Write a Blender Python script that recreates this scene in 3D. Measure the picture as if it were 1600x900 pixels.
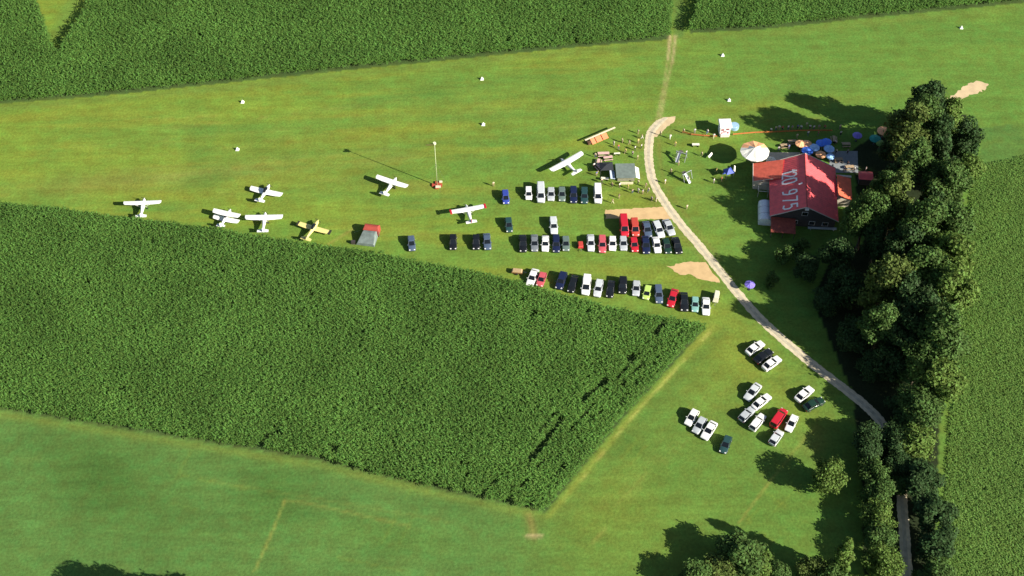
import bpy, bmesh, math, random
import numpy as np
from mathutils import Vector, Matrix
R = math.radians
random.seed(7); rng = np.random.default_rng(7)
for o in list(bpy.data.objects): bpy.data.objects.remove(o)
S = bpy.context.scene
COL = S.collection

# ------------------------------------------------------------------ camera
F = 2084.0; EL = R(50); D0 = 317.0
CAM = np.array([0, -D0*math.cos(EL), D0*math.sin(EL)])
FW = np.array([0, math.cos(EL), -math.sin(EL)]); UP = np.array([0, math.sin(EL), math.cos(EL)]); RT = np.array([1., 0, 0])
cd = bpy.data.cameras.new('camera'); cam = bpy.data.objects.new('camera', cd); COL.objects.link(cam)
cam.location = CAM; cam.rotation_euler = (math.pi/2 - EL, 0, 0)
cd.sensor_width = 36; cd.lens = 36*F/1600; cd.clip_start = 1; cd.clip_end = 6000
S.camera = cam
def P(px, py, z=0.0):
    d = FW*F + RT*(px-800) + UP*(450-py); t = (z-CAM[2])/d[2]
    return Vector(CAM + d*t)
def proj(X, Y, Z=0.0):
    vx = X-CAM[0]; vy = Y-CAM[1]; vz = Z-CAM[2]
    k = F/np.maximum(vy*FW[1]+vz*FW[2], 1.0)
    return 800+k*vx, 450-k*(vy*UP[1]+vz*UP[2])

# ------------------------------------------------------------------ light
SUN_EL = R(28.5); SUN_AZ = R(-28.2)             # azimuth counter-clockwise from +x
sv = Vector((math.cos(SUN_EL)*math.cos(SUN_AZ), math.cos(SUN_EL)*math.sin(SUN_AZ), math.sin(SUN_EL)))
W = bpy.data.worlds.new('World'); S.world = W; W.use_nodes = True
wn = W.node_tree.nodes; bg = wn['Background']; bg.inputs['Strength'].default_value = 0.05
sky = wn.new('ShaderNodeTexSky'); sky.sky_type = 'NISHITA'; sky.sun_disc = False
sky.sun_elevation = SUN_EL; sky.sun_rotation = math.pi/2 - SUN_AZ
W.node_tree.links.new(sky.outputs[0], bg.inputs['Color'])
ld = bpy.data.lights.new('sun', 'SUN'); ld.energy = 5.0; ld.angle = R(0.53); ld.color = (1.0, 0.94, 0.82)
sun = bpy.data.objects.new('sun', ld); COL.objects.link(sun)
sun.rotation_euler = sv.to_track_quat('Z', 'Y').to_euler(); sun.location = (0, 0, 120)
S.view_settings.view_transform = 'Standard'; S.view_settings.look = 'None'
S.view_settings.gamma = 1; S.view_settings.use_curve_mapping = False
S.view_settings.exposure = 0.98
S.render.engine = 'CYCLES'
S.render.resolution_x = 1024; S.render.resolution_y = 576

# ------------------------------------------------------------------ materials
MATS = {}
def M(name, col, rough=0.6, metal=0.0, var=0.12, scale=3.0, coat=0.0, transl=0.0, island=0.0, attr=None, bump=0.0, spec=0.5):
    if name in MATS: return MATS[name]
    m = bpy.data.materials.new(name); m.use_nodes = True; MATS[name] = m
    nt = m.node_tree; n = nt.nodes; L = nt.links; b = n['Principled BSDF']
    b.inputs['Roughness'].default_value = rough; b.inputs['Metallic'].default_value = metal
    b.inputs['Coat Weight'].default_value = coat; b.inputs['Coat Roughness'].default_value = 0.08
    b.inputs['Specular IOR Level'].default_value = spec
    geo = n.new('ShaderNodeNewGeometry')
    nz = n.new('ShaderNodeTexNoise'); nz.inputs['Scale'].default_value = scale; nz.inputs['Detail'].default_value = 4
    L.new(geo.outputs['Position'], nz.inputs['Vector'])
    fac = nz.outputs[0]
    hsv = n.new('ShaderNodeHueSaturation'); hsv.inputs['Color'].default_value = (*col, 1)
    mr = n.new('ShaderNodeMapRange'); mr.inputs[1].default_value = 0.3; mr.inputs[2].default_value = 0.7
    mr.inputs[3].default_value = 1-var; mr.inputs[4].default_value = 1+var
    L.new(fac, mr.inputs[0])
    out = mr.outputs[0]
    if island:
        mi = n.new('ShaderNodeMapRange'); mi.inputs[3].default_value = 1-island; mi.inputs[4].default_value = 1+island
        L.new(geo.outputs['Random Per Island'], mi.inputs[0])
        mu = n.new('ShaderNodeMath'); mu.operation = 'MULTIPLY'; L.new(out, mu.inputs[0]); L.new(mi.outputs[0], mu.inputs[1]); out = mu.outputs[0]
        mh = n.new('ShaderNodeMapRange'); mh.inputs[3].default_value = 0.485; mh.inputs[4].default_value = 0.515
        L.new(geo.outputs['Random Per Island'], mh.inputs[0]); L.new(mh.outputs[0], hsv.inputs['Hue'])
    L.new(out, hsv.inputs['Value'])
    L.new(hsv.outputs[0], b.inputs['Base Color'])
    if bump:
        bp = n.new('ShaderNodeBump'); bp.inputs['Strength'].default_value = bump; bp.inputs['Distance'].default_value = 0.1
        L.new(fac, bp.inputs['Height']); L.new(bp.outputs[0], b.inputs['Normal'])
    if transl:
        tr = n.new('ShaderNodeBsdfTranslucent'); L.new(hsv.outputs[0], tr.inputs['Color'])
        mx = n.new('ShaderNodeMixShader'); mx.inputs[0].default_value = transl
        L.new(b.outputs[0], mx.inputs[1]); L.new(tr.outputs[0], mx.inputs[2])
        L.new(mx.outputs[0], n['Material Output'].inputs['Surface'])
    return m
def paint(name, col): return M('paint_'+name, col, 0.35, 0.0, 0.04, 1.2, coat=0.6)
GLASS = M('dark_window_glass', (0.010, 0.013, 0.017), 0.08, 0, 0.1, 2)
RUBBER = M('tyre_rubber', (0.015, 0.015, 0.016), 0.85)
ALLOY = M('wheel_alloy', (0.35, 0.35, 0.36), 0.35, 0.8)
LAMP = M('headlight_glass', (0.75, 0.75, 0.72), 0.15)
TAIL = M('tail_light_red', (0.35, 0.01, 0.01), 0.25)
TRIM = M('black_trim', (0.02, 0.02, 0.022), 0.6)

# ------------------------------------------------------------------ mesh helpers
class MB:
    def __init__(s): s.v = []; s.f = []; s.m = []; s.mi = 0
    def add(s, vs, fs):
        k = len(s.v); s.v += [tuple(v) for v in vs]
        for f in fs: s.f.append(tuple(i+k for i in f)); s.m.append(s.mi)
    def box(s, c, d, rz=0.0, ry=0.0, rx=0.0, taper=1.0):
        mt = Matrix.Translation(c) @ Matrix.Rotation(rz, 4, 'Z') @ Matrix.Rotation(ry, 4, 'Y') @ Matrix.Rotation(rx, 4, 'X')
        vs = []
        for z in (-.5, .5):
            t = taper if z > 0 else 1
            for x, y in ((-.5, -.5), (.5, -.5), (.5, .5), (-.5, .5)):
                vs.append(mt @ Vector((x*d[0]*t, y*d[1]*t, z*d[2])))
        s.add(vs, [(0,3,2,1),(4,5,6,7),(0,1,5,4),(1,2,6,5),(2,3,7,6),(3,0,4,7)])
    def tube(s, a, b, r0, r1=None, n=8, cap=True):
        a = Vector(a); b = Vector(b); r1 = r0 if r1 is None else r1
        q = (b-a).to_track_quat('Z', 'Y'); vs = []
        for p, r in ((a, r0), (b, r1)):
            for i in range(n):
                t = 2*math.pi*i/n; vs.append(p + q @ Vector((r*math.cos(t), r*math.sin(t), 0)))
        fs = [(i, (i+1) % n, n+(i+1) % n, n+i) for i in range(n)]
        if cap: fs += [tuple(range(n-1, -1, -1)), tuple(range(n, 2*n))]
        s.add(vs, fs)
    def loft(s, rings, cap=True):
        n = len(rings[0]); vs = [v for r in rings for v in r]; fs = []
        for k in range(len(rings)-1):
            for i in range(n):
                j = (i+1) % n; fs.append((k*n+i, k*n+j, (k+1)*n+j, (k+1)*n+i))
        if cap: fs += [tuple(range(n-1, -1, -1)), tuple((len(rings)-1)*n+i for i in range(n))]
        s.add(vs, fs)
    def cone(s, c, r0, z0, r1, z1, n=12, cap=True):
        s.loft([[(c[0]+r*math.cos(2*math.pi*i/n), c[1]+r*math.sin(2*math.pi*i/n), z) for i in range(n)] for r, z in ((r0, z0), (r1, z1))], cap)
    def mesh(s, name, mats):
        me = bpy.data.meshes.new(name); me.from_pydata(s.v, [], s.f)
        for m in (mats if isinstance(mats, (list, tuple)) else [mats]): me.materials.append(m)
        me.polygons.foreach_set('material_index', s.m); me.update(); return me
    def build(s, name, mats, parent=None, bevel=0.0, smooth=False):
        me = s.mesh(name, mats)
        bm = bmesh.new(); bm.from_mesh(me); bmesh.ops.recalc_face_normals(bm, faces=bm.faces)
        if bevel: bmesh.ops.bevel(bm, geom=list(bm.edges), offset=bevel, segments=2, affect='EDGES', clamp_overlap=True)
        bm.to_mesh(me); bm.free()
        if smooth: me.polygons.foreach_set('use_smooth', [True]*len(me.polygons))
        return put(name, me, parent)
def put(name, me, parent=None):
    o = bpy.data.objects.new(name, me); COL.objects.link(o)
    if parent: o.parent = parent
    return o
def tag(o, label, cat, group=None, kind=None):
    if label: o['label'] = label
    if cat: o['category'] = cat
    if group: o['group'] = group
    if kind: o['kind'] = kind
    return o
def thing(name, label, cat, loc=(0,0,0), rz=0.0, group=None):
    o = bpy.data.objects.new(name, None); o.empty_display_size = 0.3; COL.objects.link(o)
    o.location = loc; o.rotation_euler = (0, 0, rz)
    return tag(o, label, cat, group)
def copy_tree(o, parent=None):
    c = o.copy(); COL.objects.link(c)
    if parent: c.parent = parent
    for ch in o.children: copy_tree(ch, c)
    return c
def np_mesh(name, V, Fq, mats, smooth=False, mi=None):
    me = bpy.data.meshes.new(name); n = len(V); k = Fq.shape[1]; m = len(Fq)
    me.vertices.add(n); me.vertices.foreach_set('co', V.astype(np.float32).ravel())
    me.loops.add(m*k); me.loops.foreach_set('vertex_index', Fq.astype(np.int32).ravel())
    me.polygons.add(m); me.polygons.foreach_set('loop_start', np.arange(0, m*k, k, dtype=np.int32))
    for x in (mats if isinstance(mats, list) else [mats]): me.materials.append(x)
    if mi is not None: me.polygons.foreach_set('material_index', mi.astype(np.int32))
    if smooth: me.polygons.foreach_set('use_smooth', np.ones(m, bool))
    me.update(calc_edges=True); return me

# numpy noise
_G = rng.random((256, 256))
def vnoise(x, y, s):
    x = x/s+1000.3; y = y/s+1000.7; xi = np.floor(x).astype(int); yi = np.floor(y).astype(int); fx = x-xi; fy = y-yi
    fx = fx*fx*(3-2*fx); fy = fy*fy*(3-2*fy); g = lambda a, b: _G[a & 255, b & 255]
    return (g(xi, yi)*(1-fx)+g(xi+1, yi)*fx)*(1-fy)+(g(xi, yi+1)*(1-fx)+g(xi+1, yi+1)*fx)*fy
def fbm(x, y, s): return .5*vnoise(x, y, s)+.3*vnoise(y+37, x+11, s/2.1)+.2*vnoise(x+71, y+5, s/4.3)
def inpoly(x, y, poly):
    r = np.zeros(x.shape, bool); n = len(poly)
    for i in range(n):
        x0, y0 = poly[i][:2]; x1, y1 = poly[(i+1) % n][:2]
        if y0 == y1: continue
        c = ((y0 > y) != (y1 > y)) & (x < (x1-x0)*(y-y0)/(y1-y0)+x0); r ^= c
    return r
def dline(x, y, pts):
    d = np.full(x.shape, 1e9)
    for (x0, y0), (x1, y1) in zip(pts[:-1], pts[1:]):
        dx, dy = x1-x0, y1-y0; t = np.clip(((x-x0)*dx+(y-y0)*dy)/(dx*dx+dy*dy), 0, 1)
        d = np.minimum(d, np.hypot(x-x0-t*dx, y-y0-t*dy))
    return d

# ------------------------------------------------------------------ fields (outlines in world metres)
W2 = lambda pts: [tuple(P(*p))[:2] for p in pts]
main_poly = W2([(-420,262,2.2),(-100,300,2.2),(87,323,2.2),(300,349,2.2),(480,377,2.2),(600,394,2.2),(760,424,2.2),(860,452,2.2),(960,478,2.2),(1045,493,2.2),(1103,509,1.15),
                (978,648),(852,800),(700,768),(500,720),(300,687),(87,654),(-60,628),(-420,560)])
topleft_poly = W2([(1046,62),(900,74),(750,89),(560,108),(380,127),(200,146),(87,156),(-60,166),(-420,190),(-420,-420),(-20,-420),(56,0),(84,78),(90,80,2.2),(140,0,2.2),(420,-420,2.2),(1052,-420),(1051,0)])
topright_poly = W2([(1077,52),(1200,45),(1350,29),(1513,13),(1700,-6),(2050,-45),(2050,-420),(1150,-420),(1090,0)])
east_poly = W2([(1488,560),(1522,330),(1536,200),(1680,180),(2000,200),(2100,1000),(1440,1000),(1470,860),(1480,700)])
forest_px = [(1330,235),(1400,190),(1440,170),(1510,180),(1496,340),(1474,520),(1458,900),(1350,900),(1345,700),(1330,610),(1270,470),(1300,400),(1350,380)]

# ------------------------------------------------------------------ ground
def axis(a, b, step, far):
    mid = np.arange(a, b+step*.5, step); out = [step*1.6]
    e = []; p = b; s = step*2
    while p < far: s *= 1.45; p += s; e.append(p)
    e2 = []; p = a; s = step*2
    while p > -far: s *= 1.45; p -= s; e2.append(p)
    return np.array(e2[::-1]+list(mid)+e)
gx = axis(-160, 160, .62, 3000); gy = axis(-85, 125, .62, 3000)
GX, GY = np.meshgrid(gx, gy); X = GX.ravel(); Y = GY.ravel()
px, py = proj(X, Y)
infr = (Y > -140) & (Y < 400)
px = np.where(infr, px, -5000); py = np.where(infr, py, -5000)
c = np.zeros((len(X), 3))
def lay(col, a):
    global c
    a = np.clip(a, 0, 1)[:, None]; c = c*(1-a)+np.array(col)*a
sm = lambda d, w, s=1.0: 1/(1+np.exp(np.clip((d-w)/(s), -30, 30)))
OLIVE = (.160,.235,.032); YEL = (.190,.220,.030); GRN = (.098,.190,.034); LOW = (.084,.165,.038); BRN = (.185,.180,.042)
c[:] = LOW
lay((.112,.190,.030), sm(-px, -840, 40)*sm(-py, -470, 20)*.75)
rx = X*math.cos(R(4))+Y*math.sin(R(4)); ry = -X*math.sin(R(4))+Y*math.cos(R(4))   # along the runway
n1 = fbm(X, Y, 34); n2 = fbm(rx*.14, ry, 3.5); n3 = fbm(X+200, Y, 9); n4 = fbm(rx*.2+90, ry, 9)
airside = sm(py, 480+(px-1000)*.28*(px > 1000), 26)
lay(OLIVE, airside)
lay(GRN, airside*sm(-n4, -.52, .035)*.55)
lay(GRN, sm(-px, -1120, 60)*airside*.75)
lay(GRN, airside*sm(-n1, -.56, .03)*.45)
lay(YEL, airside*sm(-n2, -.60, .03)*.55*sm(px, 1050, 60))
def blob(x, y, a, b, col, s, ang=-5):
    q = R(ang); u = (px-x)*math.cos(q)+(py-y)*math.sin(q); w = -(px-x)*math.sin(q)+(py-y)*math.cos(q)
    lay(col, s*np.exp(-((u/a)**2+(w/b)**2))*(.55+.9*n3))
blob(560,215,200,12,YEL,.55); blob(330,270,220,14,BRN,.38); blob(760,165,170,10,YEL,.6); blob(150,285,120,16,BRN,.35)
blob(560,300,160,22,GRN,.4,0); blob(640,150,240,9,GRN,.5,-9); blob(240,150,120,14,OLIVE,.5); blob(900,140,140,12,GRN,.35)
blob(740,300,180,8,YEL,.5,3); blob(300,310,160,10,YEL,.45,5); blob(1000,425,140,14,YEL,.6,2); blob(880,330,80,22,YEL,.25,0)
blob(990,310,45,16,YEL,.6,0); blob(1290,155,120,10,YEL,.25); blob(1140,170,80,8,YEL,.5); blob(1160,560,120,40,YEL,.5,40)
blob(1120,620,60,60,YEL,.25,40); blob(1275,688,18,22,BRN,.6,10); blob(1240,640,60,22,YEL,.3,40); blob(1130,500,70,26,YEL,.45,40)
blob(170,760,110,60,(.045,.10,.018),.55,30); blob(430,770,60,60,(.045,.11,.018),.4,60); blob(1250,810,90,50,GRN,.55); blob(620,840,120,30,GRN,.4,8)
blob(1030,850,120,60,YEL,.16,40); blob(940,800,80,50,YEL,.3,-40); blob(600,250,60,10,BRN,.3); blob(640,290,60,9,BRN,.35,8)
# soil below the crops, dark wood floor with tree shade painted in
SOIL = (.050,.085,.026)
for poly in (main_poly, topleft_poly, topright_poly): lay(SOIL, inpoly(X, Y, poly).astype(float))
lay((.082,.158,.034), inpoly(X, Y, east_poly).astype(float)*.9); lay((.12,.19,.03), inpoly(X, Y, east_poly)*np.clip((fbm(X,Y,6)-.5)*4,0,1)*.5)
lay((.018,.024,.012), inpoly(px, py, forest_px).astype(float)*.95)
# verges, tracks and tyre marks worn into the grass
def mark(pts, w, col, s, soft=1.2, brk=.0):
    d = dline(px, py, pts)+(n3-.5)*w*1.1
    lay(col, s*sm(d, w, soft)*(1 if not brk else np.clip((fbm(X, Y, 3.0)-brk)*6, 0, 1)))
STRAW = (.230,.230,.050); DIRT = (.42,.32,.17)
mark([(1112,512),(985,652),(858,806)], 4.5, (.20,.24,.04), .8, 1.5); mark([(1108,520),(985,655),(868,800)], 1.6, (.36,.36,.09), .8, 1, .38)
mark([(1132,516),(1010,655),(880,812)], 5, (.10,.16,.03), .5, 3)
mark([(852,808),(700,776),(500,728),(300,695),(87,662),(-60,638)], 4, (.17,.20,.035), .6, 3)
mark([(1046,70),(900,80),(750,95),(560,114),(380,133),(200,152),(87,161),(-100,176)], 5, (.13,.19,.035), .8, 2)
mark([(1069,60),(1200,52),(1350,36),(1513,20),(1700,0)], 5, (.13,.19,.035), .7, 2)
mark([(1061,52),(1060,0),(1075,-200)], 7, (.10,.17,.035), 1, 1)
mark([(120,-8),(84,62)], 9, (.12,.20,.035), .8, 2)
mark([(1047,57),(1043,95),(1037,135),(1031,165),(1026,190)], 1.1, (.34,.29,.12), .7, .8)
mark([(1055,57),(1053,80),(1050,98)], 1.6, DIRT, .8, .8); mark([(1050,98),(1042,130),(1035,170),(1031,190)], 1.2, (.34,.29,.12), .75, .9)
mark([(1047,57),(1044,92)], 1.8, DIRT, .8, .8)
mark([(445,782),(426,830),(398,892)], 1.5, STRAW, .75, .8)
mark([(445,782),(480,786),(640,822)], 1.4, STRAW, .45, 1)
mark([(330,752),(560,790),(700,815)], 1.2, STRAW, .22, 1)
mark([(1214,738),(1185,776),(1154,818)], 1.6, STRAW, .8, .8)
mark([(1275,668),(1240,706),(1218,734)], 1.8, STRAW, .45, 1.2)
mark([(926,848),(946,826)], 1.6, STRAW, .6); mark([(962,790),(1010,740)], 1.4, STRAW, .3)
for k in range(7): mark([(930+9*k,800-3*k),(1080+11*k,600+2*k)], 1.1, STRAW, .22, 1, .42)
for k in range(5): mark([(1150+12*k,600+4*k),(1230+12*k,545+8*k)], 1.2, (.05,.11,.02), .35, 1, .4)
mark([(827,805),(834,836)], 5, (.26,.19,.06), .55, 2); mark([(822,838),(846,838)], 1.6, DIRT, .9, .7)
mark([(512,382),(553,357)], 1.6, STRAW, .9, .7)
mark([(618,366),(760,368)], 1.1, STRAW, .4, .8); mark([(770,345),(768,400)], 1.0, STRAW, .25, .8)
mark([(1000,215),(994,260),(1010,300),(1045,345),(1100,408)], 3, BRN, .5, 2)
mark([(1029,215),(1032,262),(1045,300),(1082,350),(1125,405)], 2.5, BRN, .6, 1.5)
mark([(1038,205),(1075,208),(1120,214)], 2.2, BRN, .6, 1.5)
rm = random.Random(3)
for k in range(26):
    x0 = rm.uniform(90, 1000); y0 = rm.uniform(110, 320); L_ = rm.uniform(120, 480); a_ = R(rm.uniform(-8, 3))
    if y0 < 175-.085*x0: continue
    mark([(x0, y0), (x0+L_*math.cos(a_), y0+L_*math.sin(a_))], rm.uniform(.8, 1.8), rm.choice([YEL, GRN, BRN, STRAW]), rm.uniform(.25, .5), 1.3, .38)
for k in range(22):
    x0 = rm.uniform(880, 1230); y0 = rm.uniform(560, 860); L_ = rm.uniform(60, 200); a_ = R(rm.choice([-48, -50, -46, 38, 41]))
    mark([(x0, y0), (x0+L_*math.cos(a_), y0+L_*math.sin(a_))], rm.uniform(.8, 1.4), rm.choice([YEL, (.05,.11,.02)]), rm.uniform(.25, .45), 1.1, .40)
for k in range(16):
    x0 = rm.uniform(120, 800); y0 = 700+.16*(x0-100)+rm.uniform(-10, 110); L_ = rm.uniform(80, 260); a_ = R(rm.choice([12, 14, -62]))
    mark([(x0, y0), (x0+L_*math.cos(a_), y0+L_*math.sin(a_))], rm.uniform(.8, 1.4), rm.choice([YEL, (.05,.11,.02)]), rm.uniform(.15, .3), 1.1, .40)
for k in range(9):
    y0 = 135+k*22; mark([(150+40*k, y0+38), (560+35*k, y0), (1000, y0-26)], 1.4, YEL if k % 2 else GRN, .35, 1.6, .4)
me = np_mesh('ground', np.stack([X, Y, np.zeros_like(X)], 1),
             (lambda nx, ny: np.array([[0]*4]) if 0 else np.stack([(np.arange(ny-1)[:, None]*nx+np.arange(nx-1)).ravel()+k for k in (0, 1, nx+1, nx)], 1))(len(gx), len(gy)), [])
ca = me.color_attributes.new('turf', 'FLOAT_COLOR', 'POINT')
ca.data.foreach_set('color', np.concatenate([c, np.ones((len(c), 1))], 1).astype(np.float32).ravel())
gm = bpy.data.materials.new('meadow_turf'); gm.use_nodes = True; n = gm.node_tree.nodes; L = gm.node_tree.links; b = n['Principled BSDF']
b.inputs['Roughness'].default_value = .9; b.inputs['Specular IOR Level'].default_value = .1
at = n.new('ShaderNodeAttribute'); at.attribute_name = 'turf'; geo = n.new('ShaderNodeNewGeometry')
def nnode(scale, detail, stretch=None):
    t = n.new('ShaderNodeTexNoise'); t.inputs['Scale'].default_value = scale; t.inputs['Detail'].default_value = detail; t.inputs['Roughness'].default_value = .65
    mp = n.new('ShaderNodeMapping'); mp.inputs['Rotation'].default_value = (0, 0, R(-5)); mp.inputs['Scale'].default_value = stretch or (1, 1, 1)
    L.new(geo.outputs['Position'], mp.inputs[0]); L.new(mp.outputs[0], t.inputs['Vector']); return t
def rmap(src, lo, hi, a=.3, b_=.7):
    m = n.new('ShaderNodeMapRange'); m.inputs[1].default_value = a; m.inputs[2].default_value = b_; m.inputs[3].default_value = lo; m.inputs[4].default_value = hi
    L.new(src, m.inputs[0]); return m.outputs[0]
def mul(a, b_):
    m = n.new('ShaderNodeMath'); m.operation = 'MULTIPLY'; L.new(a, m.inputs[0]); L.new(b_, m.inputs[1]); return m.outputs[0]
f1 = nnode(1.6, 5); f2 = nnode(.10, 5); f3 = nnode(.5, 4, (.12, 1, 1)); f4 = nnode(.32, 4)
hs = n.new('ShaderNodeHueSaturation'); L.new(at.outputs['Color'], hs.inputs['Color'])
L.new(mul(mul(rmap(f1.outputs[0], .80, 1.20), rmap(f2.outputs[0], .88, 1.12)), mul(rmap(f3.outputs[0], .88, 1.12), rmap(f4.outputs[0], .86, 1.14))), hs.inputs['Value'])
L.new(rmap(f4.outputs[0], .482, .518), hs.inputs['Hue'])
L.new(hs.outputs[0], b.inputs['Base Color'])
bp = n.new('ShaderNodeBump'); bp.inputs['Strength'].default_value = .5; bp.inputs['Distance'].default_value = .12
L.new(f1.outputs[0], bp.inputs['Height']); L.new(bp.outputs[0], b.inputs['Normal'])
me.materials.append(gm)
tag(put('ground', me), 'mown grass airfield and meadows with worn yellow marks', None, None, 'structure')

# ------------------------------------------------------------------ road and bare gravel
GRAVEL = M('pale_gravel', (.58,.50,.34), .95, 0, .16, .9, bump=.4, spec=.1)
SAND = M('bare_sandy_soil', (.56,.39,.20), .95, 0, .12, .5, bump=.3, spec=.1)
def ribbon(name, pts, mat, z, label):
    # Catmull-Rom through (px, py, half width in m)
    Q = [(*P(a, b_)[:2], w) for a, b_, w in pts]; Q = [Q[0]]+Q+[Q[-1]]; out = []
    for i in range(1, len(Q)-2):
        p0, p1, p2, p3 = map(np.array, (Q[i-1], Q[i], Q[i+1], Q[i+2]))
        for t in np.linspace(0, 1, 14, endpoint=False):
            out.append(.5*((2*p1)+(-p0+p2)*t+(2*p0-5*p1+4*p2-p3)*t*t+(-p0+3*p1-3*p2+p3)*t**3))
    out.append(np.array(Q[-2])); mb = MB(); V = []; NC = 7
    for i, p in enumerate(out):
        d = out[min(i+1, len(out)-1)]-out[max(i-1, 0)]; d = d[:2]/np.linalg.norm(d[:2]); nn = np.array([-d[1], d[0]])
        for k in range(NC):
            t = (k/(NC-1)*2-1); w = p[2]*t*(1+random.uniform(-.11, .09)*(abs(t) > .9)); V.append((p[0]+nn[0]*w, p[1]+nn[1]*w, z+.03*(1-t*t)))
    mb.add(V, [(i*NC+k, i*NC+k+1, (i+1)*NC+k+1, (i+1)*NC+k) for i in range(len(out)-1) for k in range(NC-1)])
    mb.m = [1 if k in (2, 3) else 0 for i in range(len(out)-1) for k in range(NC-1)]
    return tag(mb.build(name, [mat, M('worn_crown_gravel', (.46,.41,.30), .95, 0, .22, .8, spec=.1)]), label, None, None, 'structure')
ribbon('road', [(1042,184,.45),(1030,192,1.1),(1018,206,1.15),(1014,225,1.15),(1014,252,1.15),(1021,285,1.15),(1040,318,1.15),(1065,352,1.15),(1096,388,1.15),(1122,420,1.15),(1150,455,1.15),(1185,495,1.15),
    (1225,532,1.15),(1268,568,1.15),(1312,602,1.15),(1350,632,1.15),(1378,662,1.15),(1396,705,1.15),(1407,760,1.15),(1412,820,1.15),(1416,880,1.15),(1420,960,1.15),(1424,1040,1.15)], GRAVEL, .012, 'pale gravel farm road curving past the parked cars')
def patch(name, pts, mat, z, label, jit=.22, zz=0):
    V = [P(*p) for p in pts]; out = []
    for i in range(len(V)):
        a, b_ = V[i], V[(i+1) % len(V)]; k = max(2, int((b_-a).length/.7))
        for j in range(k):
            q = a.lerp(b_, j/k); out.append((q.x+random.uniform(-jit, jit), q.y+random.uniform(-jit, jit), z))
    mb = MB(); mb.add(out, [tuple(range(len(out)))])
    return tag(mb.build(name, mat), label, None, None, 'structure')
patch('bare_ground', [(945,328),(1000,325),(1036,323),(1046,333),(1050,342),(990,343),(947,341)], SAND, .008, 'rectangle of bare sandy soil above the red vehicles')
patch('bare_ground', [(1043,416),(1062,412),(1078,408),(1104,411),(1112,423),(1126,441),(1100,437),(1080,430),(1058,427)], SAND, .008, 'ragged bare sandy patch left of the road', .35)
patch('bare_ground', [(1024,192),(1036,183),(1056,182),(1054,190),(1040,200),(1026,214),(1018,214)], M('pale_sand', (.55,.42,.25), .95, 0, .12, .5), .020, 'pale sandy fork at the upper end of the road', .12)
patch('path', [(1480,154),(1494,146),(1512,130),(1530,126),(1545,130),(1540,140),(1520,148),(1496,156)], M('pale_sand', (.5,.4,.25)), .008, 'pale bare path beyond the wood', .4)
PAVE = M('grey_paving', (.22,.24,.25), .9, 0, .1, 1.5); PALEPAVE = M('pale_concrete', (.55,.48,.36), .9, 0, .1, 1.5)
patch('pavement', [(1296,236),(1340,236),(1341,270),(1296,270)], PAVE, .008, 'grey paved terrace behind the red roofed house', .03)
patch('pavement', [(1198,238),(1250,238),(1250,262),(1198,262)], PALEPAVE, .008, 'pale concrete slab behind the house', .03)

# ------------------------------------------------------------------ maize and crop fields
CORN = M('maize_leaves', (.122,.240,.048), .6, 0, .18, .07, transl=.35, island=.26, spec=.15)
CROP = M('crop_leaves', (.120,.215,.042), .6, 0, .12, .12, transl=.2, island=.2, spec=.15)
def crop(name, poly, rowang, row, step, h, mat, label, gap=None, lsz=1.0, clip=(-165, 165, -90, 150), nleaf=10):
    ca_, sa = math.cos(rowang), math.sin(rowang); A = np.array(poly)
    x0, x1 = max(A[:, 0].min(), clip[0]), min(A[:, 0].max(), clip[1]); y0, y1 = max(A[:, 1].min(), clip[2]), min(A[:, 1].max(), clip[3])
    r = max(x1-x0, y1-y0)*.8+20; cx, cy = (x0+x1)/2, (y0+y1)/2
    u, v = np.meshgrid(np.arange(-r, r, step), np.arange(-r, r, row)); u = u.ravel(); v = v.ravel(); 
    x = cx+u*ca_-v*sa+rng.normal(0, .10, u.size); y = cy+u*sa+v*ca_+rng.normal(0, .10, u.size)
    edge = (fbm(x, y, 2.2)-.5)*1.6
    k = (x > x0) & (x < x1) & (y > y0) & (y < y1) & inpoly(x+edge*.5, y+edge, poly)
    k &= ~((vnoise(x, y, 3.1)*vnoise(x+50, y, 1.2)) < .012)
    qx, qy = proj(x, y); k &= (qx > -90) & (qx < 1690) & (qy > -110) & (qy < 960)
    if gap is not None: k &= ~gap(x, y)
    x, y = x[k], y[k]; n_ = len(x)
    H = h*(.82+.16*fbm(x, y, 14)+.14*rng.random(n_)+.10*vnoise(x, y, 4))
    VV = []; 
    for l in range(nleaf):
        a = rng.random(n_)*2*np.pi; top = l >= nleaf-2
        L_ = (.62+.45*rng.random(n_))*lsz; z0 = H*((.80+.15*rng.random(n_)) if top else (.40+.48*rng.random(n_)))
        dx, dy = np.cos(a), np.sin(a); w = (.085+.045*rng.random(n_))*lsz*1.25; nx_, ny_ = -dy, dx
        rise = (.30 if top else .18)*L_; fall = (.02 if top else -.22)*L_*(rng.random(n_)+.5)
        a0 = (x+dx*.03, y+dy*.03, z0); a1 = (x+dx*L_*.45, y+dy*L_*.45, z0+rise); a2 = (x+dx*L_, y+dy*L_, z0+rise+fall)
        for (ax, ay, az), ww in ((a0, w*.6), (a1, w), (a2, w*.3)):
            VV.append(np.stack([ax+nx_*ww, ay+ny_*ww, az], 1)); VV.append(np.stack([ax-nx_*ww, ay-ny_*ww, az], 1))
    V = np.stack(VV, 1).reshape(-1, 3)                # plant, leaf*6, xyz
    base = np.arange(n_*nleaf)*6
    Fq = np.concatenate([np.stack([base, base+1, base+3, base+2], 1), np.stack([base+2, base+3, base+5, base+4], 1)])
    print(name, 'plants', n_)
    return tag(put(name, np_mesh(name, V, Fq, mat)), label, 'crop field', None, 'stuff')
eA, eB = P(852,800), P(1103,509); ed = (eB-eA).normalized(); ROW = math.atan2(ed.y, ed.x)
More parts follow.
